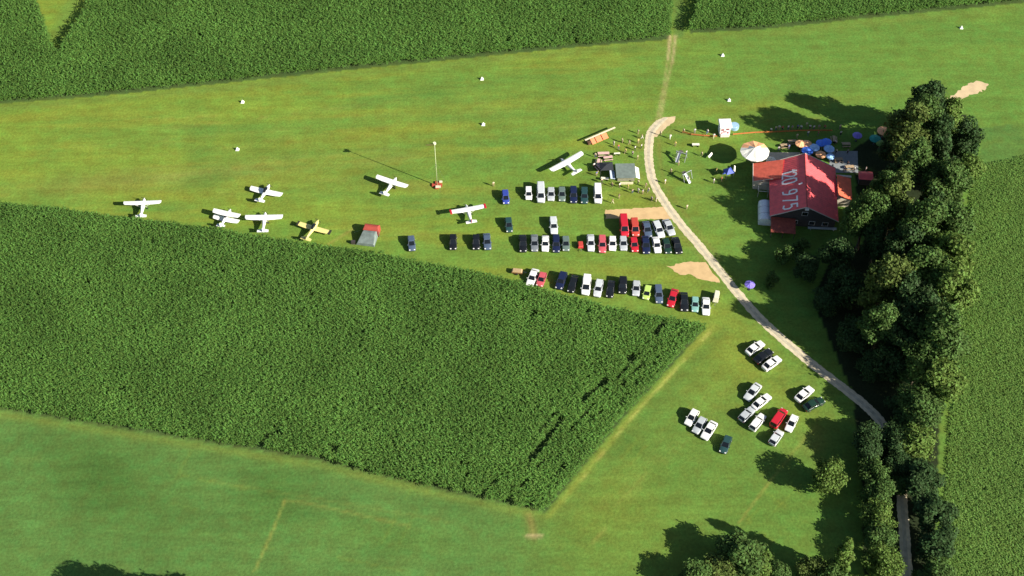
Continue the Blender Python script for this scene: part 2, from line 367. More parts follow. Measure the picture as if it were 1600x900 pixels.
def gapm(x, y):
    d = np.abs(-(x-eA.x)*ed.y+(y-eA.y)*ed.x); s = (x-eA.x)*ed.x+(y-eA.y)*ed.y
    wv = 9.0+1.3*np.sin(s*.09); g = (np.abs(d-wv) < .75) & (vnoise(s, s*0, 5.0) > .50)
    for q in (3.1, 5.3, 7.2, 12.4): g |= (np.abs(d-q) < .36) & (vnoise(s+q*9, d*0, 2.5) > .66)
    return g
crop('maize_field', main_poly, ROW, .75, .42, 2.05, CORN, 'large dark green maize field in the middle of the picture', gapm, .74)
crop('maize_field', topleft_poly, ROW+.12, .75, .5, 2.9, CORN, 'dark maize field along the top, left of the farm track', None, .85)
crop('maize_field', topright_poly, ROW+.3, .75, .5, 2.9, CORN, 'maize strip at the top, right of the farm track', None, .85)
crop('crop_field', W2([(1496,540),(1512,400),(1520,262),(1620,240),(1720,250),(1720,1000),(1474,1000),(1474,860),(1482,700)]), R(100), .6, .5, .5, CROP, 'lighter low crop right of the wood', None, .6, nleaf=6)

# ------------------------------------------------------------------ trees
LEAF = {'green': M('leaves_green', (.072,.128,.032), .6, 0, .25, .5, transl=.2, island=.42, spec=.08),
        'dark': M('leaves_dark_green', (.042,.080,.026), .6, 0, .25, .5, transl=.2, island=.42, spec=.08),  # dark crowns; for understory trees the shade is put into this leaf colour
        'olive': M('leaves_olive', (.100,.140,.034), .6, 0, .25, .5, transl=.2, island=.42, spec=.08),
        'light': M('leaves_light_green', (.108,.172,.036), .6, 0, .22, .5, transl=.22, island=.4, spec=.08)}
BARK = M('bark', (.10,.075,.05), .9, 0, .3, 2.5, bump=.6)
def make_crown(r, h0, h1, seed, lobes=16, nleaf=6500, ls=.30, cone=False):
    g = np.random.default_rng(seed); zc = (h0+h1)/2; hz = (h1-h0)/2; pts = []; nor = []
    cen = []; 
    for i in range(lobes):
        t = g.random()*2*np.pi; z = g.uniform(-.8, .85); rr = math.sqrt(max(0, 1-z*z))*g.uniform(.35, .78)
        if cone: rr *= (1-(z+1)/2)*.9+.1
        s = g.uniform(.26, .46)*(.6 if cone else 1); cen.append((rr*math.cos(t)*r, rr*math.sin(t)*r, zc+z*hz*.82, s*r))
    cen.append((0, 0, h1-.22*hz, .34*r*(.4 if cone else 1))); cen.append((0, 0, zc, .55*r))
    wts = np.array([q[3]**2 for q in cen]); wts /= wts.sum(); idx = g.choice(len(cen), nleaf, p=wts); Cn = np.array(cen)[idx]
    d = g.normal(size=(nleaf, 3)); d /= np.linalg.norm(d, axis=1)[:, None]
    rad = Cn[:, 3]*(1-.55*g.random(nleaf)**2.2+.16*(g.random(nleaf) < .12)*g.random(nleaf)*2)
    rad *= .82+.42*vnoise(d[:, 0]*3+Cn[:, 0], d[:, 1]*3+Cn[:, 1]+d[:, 2]*2, .8)
    p = Cn[:, :3]+d*rad[:, None]*np.array([1, 1, .9])
    nn = d*.8+g.normal(size=(nleaf, 3))*.55+np.array([0, 0, .35]); nn /= np.linalg.norm(nn, axis=1)[:, None]
    a = np.cross(nn, g.normal(size=(nleaf, 3))); a /= np.linalg.norm(a, axis=1)[:, None]; b2 = np.cross(nn, a)
    sz = ls*(.6+.9*g.random(nleaf))[:, None]; a = a*sz; b2 = b2*sz*.75
    V = np.stack([p-a, p-b2*.9+nn*sz*.1, p+a, p+b2*.9-nn*sz*.1], 1).reshape(-1, 3)
    return np_mesh('crown', V, np.arange(nleaf*4).reshape(-1, 4), [LEAF['green']]), cen
def make_trunk(h0, h1, r0, cen, seed):
    rr = random.Random(seed); mb = MB(); top = h0+(h1-h0)*.6; k = 6
    pts = [(rr.uniform(-.15, .15)*i, rr.uniform(-.15, .15)*i, top*i/k) for i in range(k+1)]; pts[0] = (0, 0, -.1)
    for i in range(k): mb.tube(pts[i], pts[i+1], r0*(1-.8*i/k)*(1.35 if i == 0 else 1), r0*(1-.8*(i+1)/k), 8, False)
    for q in cen[:10]:
        j = rr.randint(2, k-1); mb.tube(pts[j], (q[0]*.9, q[1]*.9, q[2]), r0*.32*(1.2-j/k), .04, 6, False)
    return mb.build('trunk', BARK, smooth=True)
PROTO = {}
def proto(kind, var):
    if (kind, var) in PROTO: return PROTO[kind, var]
    spec = {'big': (5.4, 3.5, 17.5, .40, 9500, .28), 'tall': (4.2, 3.0, 20, .38, 8500, .26), 'mid': (3.9, 1.2, 12, .24, 6000, .24), 'round': (3.9, .5, 8.2, .22, 6500, .21),
            'bush': (2.6, .2, 4.6, .10, 1900, .20), 'spire': (3.4, 1.5, 19, .3, 4200, .28)}[kind]
    r, h0, h1, tr, nl, ls = spec
    me, cen = make_crown(r, h0, h1, var*13+len(kind), {'big': 20, 'tall': 20, 'mid': 14, 'round': 18, 'bush': 8, 'spire': 22}[kind], nl, ls, kind == 'spire')
    t = make_trunk(h0, h1, tr, cen, var); tm = t.data; bpy.data.objects.remove(t)
    PROTO[kind, var] = (me, tm, r, h0, h1); return PROTO[kind, var]
CM = {}
def tree(x, y, kind, tone, label, rpx=None, var=None, group='trees of the wood beside the house', cat='tree', gro=1.22, hm=None):
    var = random.randint(0, 3 if kind in ('big', 'mid') else 1) if var is None else var
    me, tm, r, h0, h1 = proto(kind, var); zc = (h0+h1)*.5
    if (me.name, tone) not in CM:
        m2 = me.copy(); m2.materials[0] = LEAF[tone]; CM[me.name, tone] = m2
    s = 1.0
    if rpx: s = (rpx*gro/6.5)/r
    s = max(.5, min(1.5, s))
    if hm: zc = zc*hm
    g = P(x, y, zc*s)
    t = thing('bush' if kind == 'bush' else 'tree', label, 'bush' if kind == 'bush' else cat, (g.x, g.y, 0), random.uniform(0, 6.28), group)
    t.scale = (s, s, s*(hm or 1)*random.uniform(.95, 1.05))
    put('crown', CM[me.name, tone], t); put('trunk', tm, t)
    return t
T = [
 (1450,162,'tall','dark',26,0.9,'slender dark tree at the top end of the wood'),
 (1420,205,'tall','olive',32,0.85,'tall yellowish tree nearest the terrace at the wood\'s upper corner'),
 (1436,190,'tall','green',26,1.0,'green tree between the yellowish tree and the slender dark one'),
 (1400,236,'mid','dark',20,1.1,'low dark tree at the foot of the tall yellowish tree'),
 (1426,262,'tall','green',27,.90,'narrow tree just below the tall yellowish one'),
 (1486,186,'mid','light',25,1.0,'light green tree at the wood\'s upper right corner'),
 (1508,218,'mid','dark',24,1.1,'dark tree on the wood\'s right edge near the pale path'),
 (1462,222,'mid','dark',26,1.2,'shaded dark tree between the yellowish and light green crowns'),
 (1476,290,'big','green',32,1,'mid green tree above the long closed canopy of the wood'),
 (1505,272,'mid','light',22,1.1,'light tree at the wood\'s right edge level with the house roof'),
 (1452,318,'mid','dark',24,1.1,'small dark tree in the gap right of the house'),
 (1354,338,'big','green',29,1.12,'broad green tree overhanging the red roof\'s lower right corner'),
 (1380,304,'tall','green',21,1.05,'tall tree between the red roof\'s annex and the small yellow topped tree'),
 (1399,316,'tall','olive',24,1.1,'small yellow topped tree right of the house'),
 (1440,362,'big','green',34,1.05,'broad crown right of the dark gap, level with the house\'s gable'),
 (1486,350,'big','green',30,1,'green crown on the wood\'s right edge level with the house\'s gable'),
 (1484,405,'big','light',33,1,'light crown on the wood\'s right edge level with the upper sandy patch'),
 (1381,440,'big','olive',31,1.12,'large isolated yellow tipped crown in the deep shade below the house'),
 (1376,508,'tall','green',24,.9,'spiky green tree below the isolated yellow tipped crown'),
 (1446,428,'big','green',33,1,'full green crown right of the yellow tipped one'),
 (1480,462,'big','light',34,1,'light crown on the wood\'s right edge level with the cars along the maize'),
 (1442,492,'big','dark',32,1,'dark crown in the middle of the wood, right of the spiky tree'),
 (1474,528,'big','green',35,1,'wide crown in the middle of the wood\'s right side'),
 (1438,560,'big','green',29,0.85,'crown reaching over the wood\'s dark hollow near the road bend'),
 (1464,592,'big','light',32,0.8,'bright crown bordering the low crop field'),
 (1434,642,'big','green',31,0.55,'crown opposite the place where the road enters the wood'),
 (1430,694,'mid','light',29,0.5,'bright crown above the reappearing road'),
 (1444,750,'mid','dark',26,0.5,'dark low tree right of the reappearing road'),
 (1458,800,'mid','dark',24,0.5,'dark tree right of the road near the lower edge'),
 (1462,850,'mid','dark',24,0.5,'second dark tree from the lower edge, right of the road'),
 (1464,900,'mid','green',23,0.5,'tree cut by the lower edge, right of the road'),
 (1398,690,'round','dark',22,0.75,'dark tree standing right over the road inside the wood'),
 (1404,728,'round','dark',20,.6,'dark crown covering the road just above where it reappears'),
 (1408,758,'round','green',15,.6,'small crown leaning over the reappearing road'),
 (1354,706,'round','dark',20,0.8,'small dark tree at the upper end of the row left of the road'),
 (1366,738,'round','green',20,0.8,'second tree down the row left of the road'),
 (1374,772,'round','green',22,0.7,'third tree down the row left of the road'),
 (1374,808,'round','light',22,0.7,'fourth tree down the row, left of the reappearing road'),
 (1373,842,'round','green',22,0.7,'fifth tree down the row left of the pale road'),
 (1378,882,'round','light',24,0.7,'tree at the lower edge left of the pale road'),
 (1356,680,'round','dark',19,.9,'dark tree beside the bend where the road enters the wood'),
 (1310,402,'mid','dark',22,.9,'shaded dark tree below the house\'s gable'),
 (1262,418,'round','dark',19,.9,'shaded dark tree left of the isolated yellow tipped crown'),
 (1322,450,'round','dark',28,0.9,'dark tree in the deep shade beside the yellow tipped crown'),
 (1290,470,'round','dark',22,0.6,'low dark tree at the left of the deep shade'),
 (1335,520,'round','dark',28,0.75,'dark tree in the black hollow above the road'),
 (1366,572,'round','dark',22,0.65,'dark tree above the road just before it enters the wood'),
 (1392,570,'round','dark',26,0.9,'dark tree in the hollow of the wood below the spiky tree'),
 (1412,640,'round','dark',26,0.5,'dark tree where the road disappears into the wood'),
 (1393,285,'mid','dark',22,1.0,'dark tree added to shade the ground right of the small red shed'),  # added tree, shades the open ground patch below it
 (1410,395,'mid','dark',27,1.2,'dark tree in the shaded gap right of the house'),
 (1412,470,'mid','dark',27,1.2,'dark tree between the yellow tipped crown and the wood'),
 (1412,525,'big','dark',26,1,'dark tree between the spiky tree and the wood'),
 (1370,380,'mid','dark',22,1.1,'dark tree tucked under the broad tree by the roof'),
]
for i, (x, y, k, tn, r, hm, lb) in enumerate(T): tree(x, y, k, tn, lb, r, i % (4 if k in ('big', 'mid') else 2), hm=hm)
tree(1293,744,'round','light','round light green tree standing alone in the meadow', 26, 1, None, gro=1.05, hm=.88)
B = [(1160,866,'mid','green',28,.52,'largest crown of the clump on the lower edge'),(1128,884,'mid','olive',22,.42,'crown at the left end of the clump on the lower edge'),
     (1186,888,'mid','light',24,.42,'bright crown at the right of the clump on the lower edge'),(1090,905,'mid','green',22,.45,'crown just cut off by the lower edge left of the clump'),
     (1216,896,'round','green',16,.8,'small green tree between the clump and the yellow bush'),(1268,888,'round','olive',18,.9,'yellow leaved tree on the lower edge'),
     (1318,868,'spire','light',18,.85,'narrow pointed tree left of the shaded tree row'),(1296,902,'round','green',20,.9,'tree cut by the lower edge below the pointed tree')]
for i, (x, y, k, tn, r, hm, lb) in enumerate(B): tree(x, y, k, tn, lb, r, i % 2, 'trees along the lower edge', hm=hm)
for i, (x, y, lb) in enumerate([(270,958,'left tree of the three just below the lower left edge'),(345,962,'middle tree of the three just below the lower left edge'),(430,980,'right tree of the three just below the lower left edge')]):
    tree(x, y, 'big', 'dark', lb, 28, i, 'trees just below the lower left edge')
tree(14,945,'big','green','tree in the lower left corner', 28, 2, None)
for i, (x, y, r, lb) in enumerate([(1228,398,12,'sunlit bush left of the shaded trees below the house'),(1205,438,9,'low bush beside the purple parasol'),(1250,384,10,'bush by the lower left corner of the house')]):
    tree(x, y, 'bush', 'green', lb, r*1.3, i % 2, None)

# ------------------------------------------------------------------ vehicles
def rr(w, z0, z1, k=.12, x=0.0, n=3):
    # closed ring in the plane x: rounded rectangle half width w
    pts = []; h = z1-z0; r = min(k, h*.45, w*.45)
    for cx, cz, a0 in ((w-r, z0+r, -90), (w-r, z1-r, 0), (-w+r, z1-r, 90), (-w+r, z0+r, 180)):
        for i in range(n):
            a = R(a0+90*i/(n-1)); pts.append((x, cx+r*math.cos(a), cz+r*math.sin(a)))
    return pts
SPEC = { # length, half width, belt, roof, [bonnet x, windscreen top x, roof end x, tail x] as fractions from the rear, ground clearance
 'hatch':  (3.95, .84, .88, 1.46, (.70,.50,.12,.02), .20), 'sedan': (4.55, .88, .90, 1.43, (.70,.52,.24,.10), .18),
 'estate': (4.65, .88, .92, 1.48, (.71,.55,.09,.01), .19), 'suv':  (4.55, .93, 1.05, 1.72, (.72,.58,.08,.01), .26),
 'van':    (5.2, .96, 1.20, 2.05, (.84,.70,.03,.00), .24), 'minivan': (4.7, .92, 1.05, 1.75, (.80,.62,.05,.00), .22),
 'small':  (3.55, .80, .86, 1.46, (.76,.56,.08,.01), .20)}
MC = {}
def car_meshes(kind, col, pname):
    if (kind, pname) in MC: return MC[kind, pname]
    Lc, w, belt, rf, (fb, fw_, fe, ft), gc = SPEC[kind]; X0 = -Lc/2; xs = lambda f: X0+f*Lc; pm = paint(pname, col)
    parts = []
    mb = MB(); st = [(0, .80, gc+.14, belt-.10), (.03, .95, gc+.02, belt-.01), (.14, 1, gc-.02, belt), (.5, 1, gc-.03, belt+.01), (fb+.02, 1, gc-.02, belt-.01), (.90, .97, gc, belt-.12), (.97, .90, gc+.04, belt-.22), (1, .74, gc+.12, belt-.34)]
    if kind == 'van': st[-3:] = [(.93, .98, gc, belt-.05), (.98, .92, gc+.04, belt-.2), (1, .82, gc+.1, belt-.38)]
    mb.loft([rr(w*q, a, b_, .13, xs(f), 4) for f, q, a, b_ in st]); parts.append(('body', mb, [pm], True))
    # glasshouse: four sided with slanting screens
    g = MB(); bw, tw = w*.96, w*.82
    def ring(x_r, x_f, ww, z, e=.0): 
        xm = (x_f+x_r)/2; return [(x_r, -ww*.93, z), (x_r, ww*.93, z), (xm, ww, z), (x_f, ww*.90, z), (x_f, -ww*.90, z), (xm, -ww, z)]
    r0 = ring(xs(ft), xs(fb), bw, belt-.01); r1 = ring(xs(fe), xs(fw_), tw, rf-.05)
    g.loft([r0, r1]); parts.append(('windows', g, [GLASS], False))
    # roof panel with pillars
    rm = MB(); e = .02
    rm.loft([ring(xs(fe)-.05, xs(fw_)+.05, tw+e, rf-.075), ring(xs(fe), xs(fw_), tw+e*.5, rf-.02), ring(xs(fe)+.15, xs(fw_)-.15, tw*.80, rf)])
    for i, j in ((0, 0), (1, 1), (3, 3), (4, 4)): rm.tube(r0[i], r1[j], .045, .04, 5)
    if kind in ('van',):      # panel sides on the load bay
        for sy in (-1, 1):
            V = [(xs(.02), sy*(bw+.012), belt-.02), (xs(.60), sy*(bw+.014), belt-.02), (xs(.58), sy*(tw+.02), rf-.06), (xs(.04), sy*(tw+.012), rf-.06)]
            V += [(a, b_-sy*.05, c_) for a, b_, c_ in V]; rm.add(V, [(0,1,2,3),(4,7,6,5),(0,4,5,1),(1,5,6,2),(2,6,7,3),(3,7,4,0)])
    elif kind != 'small':
        for sy in (-1, 1): rm.tube((xs((fb+ft)/2-.03), sy*(bw+.005), belt), (xs((fw_+fe)/2-.02), sy*(tw+.01), rf-.05), .04, .035, 5)
    parts.append(('roof', rm, [pm], False))
    wr = .31 if kind not in ('suv', 'van') else .35
    for sx in (.17, .80):
        for sy in (-1, 1):
            q = MB(); q.tube((xs(sx), sy*(w-.20), wr), (xs(sx), sy*(w+.015), wr), wr, wr, 14); parts.append(('wheel', q, [RUBBER], False))
            q = MB(); q.tube((xs(sx), sy*(w-.02), wr), (xs(sx), sy*(w+.03), wr), wr*.62, wr*.55, 10); parts.append(('>rim', q, [ALLOY], False))
    for sy in (-1, 1):
        q = MB(); q.box((xs(.958), sy*w*.66, belt-.27), (.20, .30, .13), ry=R(25)); parts.append(('headlight', q, [LAMP], False))
        q = MB(); q.box((xs(.012), sy*w*.72, belt-.20), (.10, .26, .20)); parts.append(('tail_light', q, [TAIL], False))
        q = MB(); q.box((xs(fb-.045), sy*(w+.09), belt+.06), (.12, .20, .13)); parts.append(('mirror', q, [pm], False))
    q = MB(); q.box((xs(1)-.03, 0, gc+.22), (.10, w*1.25, .14)); parts.append(('grille', q, [TRIM], False))
    out = []
    for nm, mb, mt, smooth in parts:
        me = mb.mesh(nm.strip('>'), mt); bm = bmesh.new(); bm.from_mesh(me); bmesh.ops.recalc_face_normals(bm, faces=bm.faces); bm.to_mesh(me); bm.free()
        if smooth: me.polygons.foreach_set('use_smooth', [True]*len(me.polygons))
        out.append((nm, me))
    MC[kind, pname] = out; return out
PAL = {'white': (.80,.80,.78), 'cream': (.72,.68,.52), 'silver': (.42,.45,.47), 'grey': (.17,.19,.21), 'palegrey': (.55,.58,.60), 'black': (.008,.009,.011), 'navy': (.010,.016,.055), 'blue': (.035,.06,.32),
       'bluegrey': (.07,.10,.16), 'red': (.50,.015,.03), 'pinkred': (.52,.09,.11), 'orangered': (.48,.06,.04), 'teal': (.02,.06,.06), 'green': (.012,.04,.025), 'lime': (.45,.62,.14), 'paleteal': (.20,.40,.36), 'brown': (.12,.06,.03), 'greygreen': (.12,.17,.15)}
def car(x, y, fx, fy, kind, col, label, group):
    c0 = P(x, y, .8); c1 = P(x+fx*8, y+fy*8, .8); d = c1-c0; rz = math.atan2(d.y, d.x)
    t = thing('parked_van' if kind in ('van', 'minivan') else 'parked_car', label, 'van' if kind in ('van', 'minivan') else 'car', (c0.x, c0.y, .0), rz, group)
    s = random.uniform(1.0, 1.05); t.scale = (s*random.uniform(1.06,1.18), s*random.uniform(1.01,1.08), s*random.uniform(1.06,1.16)); last = None
    for nm, me in car_meshes(kind, PAL[col], col):
        if nm[0] == '>': put(nm[1:], me, last)
        else: last = put(nm, me, t)
    return t
G1 = 'cars parked in the upper row beside the hut'; G2 = 'cars parked singly on the airfield grass'; G3 = 'cars parked in the long middle row'
G4 = 'vehicles parked in the short row on the bare soil'; G5 = 'cars parked in the row along the maize'; G6 = 'cars parked in the lower meadow'
CARS = [
 (790,308,.1,1,'small','blue','bright blue small car parked alone left of the upper row',G1),
 (826,302,.02,1,'small','white','small white car at the left end of the upper row',G1),
 (845,302,.03,1,'van','palegrey','long pale grey van, second in the upper row',G1),
 (861,303,0,1,'hatch','silver','silver car right of the pale grey van',G1),
 (878,303,.03,1,'hatch','greygreen','grey green car between a silver and a dark blue car in the upper row',G1),
 (896,304,.03,1,'estate','navy','dark blue car in the upper row, third from the white van',G1),
 (913,305,.0,1,'estate','teal','very dark green car next to the long white van',G1),
 (934,304,.04,1,'van','white','long white van at the right end of the upper row',G1),
 (795,351,.12,1,'hatch','teal','dark teal car alone between the upper and middle rows',G2),
 (865,352,.08,1,'estate','palegrey','pale grey car alone above the white car of the middle row',G2),
 (643,380,.10,1,'hatch','bluegrey','dark blue grey car nearest the red and grey tent',G2),
 (708,378,.0,1,'hatch','black','black car standing alone second from the tent',G2),
 (744,378,.0,1,'hatch','black','black car directly left of the grey blue car',G2),
 (761,377,.1,1,'sedan','bluegrey','grey blue car right beside a black one, under the white aeroplane',G2),
 (817,380,.05,1,'sedan','black','black car at the left end of the middle row',G3),
 (835,379,.03,1,'sedan','grey','dark grey car left of the white car in the middle row',G3),
 (852,380,-.02,1,'sedan','white','white car between a dark grey and a dark blue one',G3),
 (869,380,.02,1,'estate','navy','dark blue car right of the left white car in the middle row',G3),
 (884,380,.05,1,'hatch','greygreen','grey green car left of the small red trailer',G3),
 (923,379,.05,1,'sedan','palegrey','pale silver car left of the big pinkish red one',G3),
 (941,381,.02,1,'estate','pinkred','large pinkish red car in the middle row',G3),
 (957,380,.0,1,'hatch','white','white car between the pinkish red car and a silver one',G3),
 (974,380,.08,1,'hatch','silver','silver car left of the smaller red car in the middle row',G3),
 (991,382,.16,1,'hatch','red','small red car in the right half of the middle row',G3),
 (1009,382,.1,1,'sedan','navy','navy car between the small red and the right white car',G3),
 (1026,382,.2,1,'sedan','white','white car in the right part of the middle row',G3),
 (1042,384,.28,1,'hatch','green','blackish green car second from the right end of the middle row',G3),
 (1058,383,.3,1,'sedan','black','black car at the right end of the middle row',G3),
 (975,354,.1,1,'van','red','tall bright red van at the left end of the short row',G4),
 (992,356,.12,1,'minivan','orangered','red minivan second in the short row',G4),
 (1011,358,.22,1,'sedan','bluegrey','blue grey car in the middle of the short row',G4),
 (1029,358,.45,1,'estate','palegrey','pale car fourth in the short row, parked slanting',G4),
 (1045,355,.5,1,'sedan','silver','silver car at the right end of the short row beside the road',G4),
 (832,433,-.42,1,'sedan','white','white car beside the red one above the maize edge',G5),
 (846,436,-.35,1,'hatch','pinkred','light red car at the left end of the row along the maize',G5),
 (877,438,-.35,1,'estate','navy','dark navy car third along the maize edge',G5),
 (895,443,-.3,1,'sedan','black','black car left of the plain white van',G5),
 (916,446,-.12,1,'minivan','white','plain white minivan in the row along the maize',G5),
 (935,450,-.2,1,'estate','palegrey','pale silver car with dark windscreen right of the white minivan',G5),
 (954,451,-.15,1,'sedan','black','black car directly right of the pale silver one along the maize',G5),
 (973,446,-.05,1,'suv','black','large black car with a pale front plate, standing a little forward',G5),
 (994,450,-.05,1,'hatch','silver','silver car between the large black and the lime green car',G5),
 (1011,457,-.25,1,'small','lime','lime green small car',G5),
 (1029,459,.1,1,'estate','bluegrey','dark blue grey car right of the lime green one',G5),
 (1051,465,-.3,1,'sedan','red','bright red car near the right end of the row along the maize',G5),
 (1069,471,.05,1,'sedan','black','black car right of the bright red one along the maize',G5),
 (1086,475,.0,1,'hatch','paleteal','pale teal car left of the last white car along the maize',G5),
 (1103,478,.02,1,'sedan','white','white car at the right end of the row along the maize',G5),
 (1180,543,1,-.72,'sedan','white','upper left white car of the trio near the road',G6),
 (1193,556,1,-.72,'sedan','black','black car between two white ones near the road',G6),
 (1206,567,1,-.72,'sedan','white','lower right white car of the trio near the road',G6),
 (1176,612,-.72,.85,'sedan','palegrey','pale car at the top of the loose group in the lower meadow',G6),
 (1190,627,1,-.8,'sedan','white','white car just right of the topmost pale car in the lower meadow',G6),
 (1167,647,.9,-.9,'hatch','silver','silver car at the left of the loose group in the lower meadow',G6),
 (1184,659,.8,-1,'estate','white','long white car right of the silver one in the lower meadow',G6),
 (1217,653,.7,-1,'minivan','red','bright red van in the lower meadow',G6),
 (1237,661,-.5,1,'hatch','white','white car right beside the bright red van',G6),
 (1213,683,.7,-1,'hatch','palegrey','pale car below the bright red van',G6),
 (1257,615,1,-.85,'sedan','white','white car right of the loose group, beside a dark one',G6),
 (1272,631,1,-.5,'sedan','green','blackish green car at the edge of the wood\'s shadow',G6),
 (1081,652,-.65,1,'hatch','white','upper left car of the slanting trio beside the maize',G6),
 (1093,664,-.65,1,'hatch','silver','middle silver car of the slanting trio beside the maize',G6),
 (1108,672,-.65,1,'sedan','white','lower right white car of the slanting trio beside the maize',G6),
 (1134,694,-.4,1,'hatch','teal','dark teal car lowest in the meadow',G6),
]
for q in CARS: car(*q)

# small trailers
def trailer(x, y, fx, fy, body, cover, label, L_=2.2, h=.9):
    c0 = P(x, y, .5); c1 = P(x+fx*8, y+fy*8, .5); d = c1-c0
    t = thing('trailer', label, 'trailer', (c0.x, c0.y, 0), math.atan2(d.y, d.x))
    b = MB(); b.box((0, 0, .55), (L_, 1.3, .35)); b.build('box_body', body, t, .03)
    b = MB(); b.box((0, 0, .73+(h-.6)/2), (L_*.98, 1.26, h-.6), taper=.8); b.build('cover', cover, t, .05)
    b = MB(); b.tube((L_/2, .3, .42), (L_/2+1.0, 0, .42), .04); b.tube((L_/2, -.3, .42), (L_/2+1.0, 0, .42), .04); b.build('drawbar', ALLOY, t)
    for s in (-1, 1):
        b = MB(); b.tube((0, s*.66, .28), (0, s*.84, .28), .28, .28, 12); b.build('wheel', RUBBER, t)
trailer(907, 383, .1, 1, paint('red', PAL['red']), paint('orangered', PAL['orangered']), 'small low red trailer between the grey green and pale silver cars', 2.0)
trailer(808, 424, 1, .1, M('brown_wood', (.20,.10,.04)), M('tan_tarpaulin', (.42,.30,.16)), 'small brown trailer left of the white car along the maize', 2.6)
trailer(1119, 465, -.2, 1, paint('cream', PAL['cream']), paint('cream', PAL['cream']), 'small cream box trailer beside the last white car along the maize', 2.9, 1.7)

# ------------------------------------------------------------------ aeroplanes
def plane(cx, cy, nx, ny, span, length, label, high=True, col=None, tip=None, chord=1.35, biplane=False, canopy=True, name='aeroplane'):
    """cx,cy wing centre in the picture; nx,ny direction of the nose"""
    zw = 2.05 if high else .95
    if biplane: zw = 2.1
    c0 = P(cx, cy, zw); c1 = P(cx+nx*10, cy+ny*10, zw); d = c1-c0
    t = thing(name, label, 'aeroplane', (c0.x, c0.y, 0), math.atan2(d.y, d.x), 'light aeroplanes parked on the grass')
    col = col or paint('aircraft_white', (.84,.84,.82)); zf = 1.25; Ln = length*.32; Lt = length-Ln
    def ell(x, w, z0, z1, n=12): return [(x, w*math.cos(2*math.pi*i/n), (z0+z1)/2+(z1-z0)/2*math.sin(2*math.pi*i/n)) for i in range(n)]
    f = MB(); top = (zf+.68) if high else zf+.45
    f.loft([ell(Ln, .16, zf-.22, zf+.10), ell(Ln-.25, .38, zf-.42, zf+.28), ell(Ln-.9, .50, zf-.52, zf+.34), ell(.35, .56, zf-.55, top), ell(-1.1, .52, zf-.52, top-.02), ell(-2.0, .40, zf-.42, zf+.40), ell(-Lt+.5, .22, zf-.14, zf+.26), ell(-Lt, .10, zf+.0, zf+.20)])
    f.build('fuselage', col, t, smooth=True)
    def wing(z, s, sp=span, ch=chord, dih=.012, xo=0.0):
        w = MB(); rings = []
        for k, q in ((.0, 1), (.55, .98), (.93, .86), (1.0, .55)):
            y = s*sp/2*k; zz = z+abs(y)*dih; c_ = ch*q; x0 = xo+ch*.35
            rings.append([(x0, y, zz), (x0-c_*.25, y, zz+.09*q), (x0-c_*.7, y, zz+.06*q), (x0-c_, y, zz), (x0-c_*.6, y, zz-.05*q), (x0-c_*.2, y, zz-.07*q)])
        w.loft(rings); o = w.build('wing', [col], t, smooth=False)
        if tip:
            w = MB(); y0 = s*sp/2*.90; y1 = s*sp/2*1.005; zz = z+abs(y0)*dih
            w.box((xo+ch*.35-ch*.46, (y0+y1)/2, zz+.02), (ch*.94, abs(y1-y0), .24)); w.build('wing_tip', tip, t)
        return o
    for s in (-1, 1):
        wing(zw, s)
        if biplane: wing(.75, s, span*.96, chord*.95, .012, -.75)
    for s in (-1, 1):
        if high or biplane:
            b = MB(); b.tube((.2, s*.5, zf-.35), (.15, s*span*.27, zw+.02), .04); b.tube((-.5, s*.5, zf-.35), (-.45, s*span*.27, zw+.02), .035); b.build('wing_strut', col, t)
    tw = span*.30
    b = MB(); b.loft([[(-Lt+.95*q, y, zf+.14), (-Lt+.35*q, y, zf+.19), (-Lt-.22, y, zf+.14), (-Lt+.35*q, y, zf+.10)] for y, q in ((-tw/2, .6), (0, 1), (tw/2, .6))]); b.build('tailplane', col, t)
    b = MB(); b.loft([[(-Lt+.95*q, .04, z), (-Lt-.18, .04, z), (-Lt-.18, -.04, z), (-Lt+.95*q, -.04, z)] for z, q in ((zf+.1, 1), (zf+.75, .55), (zf+1.15, .25))]); b.build('fin', tip or col, t)
    if canopy:
        b = MB()
        if high: b.loft([ell(.92, .40, zf+.15, zf+.40), ell(.66, .47, zf+.15, top-.10), ell(.45, .57, zf+.05, top+.005)])
        else: b.loft([ell(.75, .30, zf+.1, zf+.45), ell(.25, .43, zf+.1, zf+.95), ell(-.6, .42, zf+.1, zf+.92), ell(-1.3, .24, zf+.1, zf+.5)])
        b.build('canopy', GLASS, t, smooth=True)
    b = MB()
    for a in (R(35), R(215)): b.box((Ln+.12, math.cos(a)*.42, zf-.06+math.sin(a)*.42), (.05, .84, .13), rx=a)
    p = b.build('propeller', TRIM, t)
    b = MB(); b.loft([ell(Ln, .15, zf-.2, zf+.09), ell(Ln+.2, .11, zf-.16, zf+.05), ell(Ln+.34, .02, zf-.08, zf-.03)]); b.build('spinner', col, p, smooth=True)
    for x, y in ((Ln-.7, 0), (-.35, .95), (-.35, -.95)):
        b = MB(); b.tube((x, y-.07, .2), (x, y+.07, .2), .2, .2, 12); wq = b.build('wheel', RUBBER, t)
        b = MB(); b.tube((x, y, .22), (x+.05, y*.35, zf-.4), .035); b.build('landing_leg', ALLOY, t)
    return t
REDT = paint('red', PAL['red'])
def wplane(x0, y0, x1, y1, length, label, high=True, **k):
    """left and right wing tip as seen in the picture; the nose points up the picture"""
    z = 2.1 if high or k.get('biplane') else 1.0
    a = P(x0, y0, z); b_ = P(x1, y1, z); m = (a+b_)/2; d = b_-a; nse = Vector((-d.y, d.x, 0)).normalized()*2
    q0 = proj(m.x, m.y, z); q1 = proj(m.x+nse.x, m.y+nse.y, z)
    return plane(q0[0], q0[1], (q1[0]-q0[0])/10, (q1[1]-q0[1])/10, d.length, length, label, high, **k)
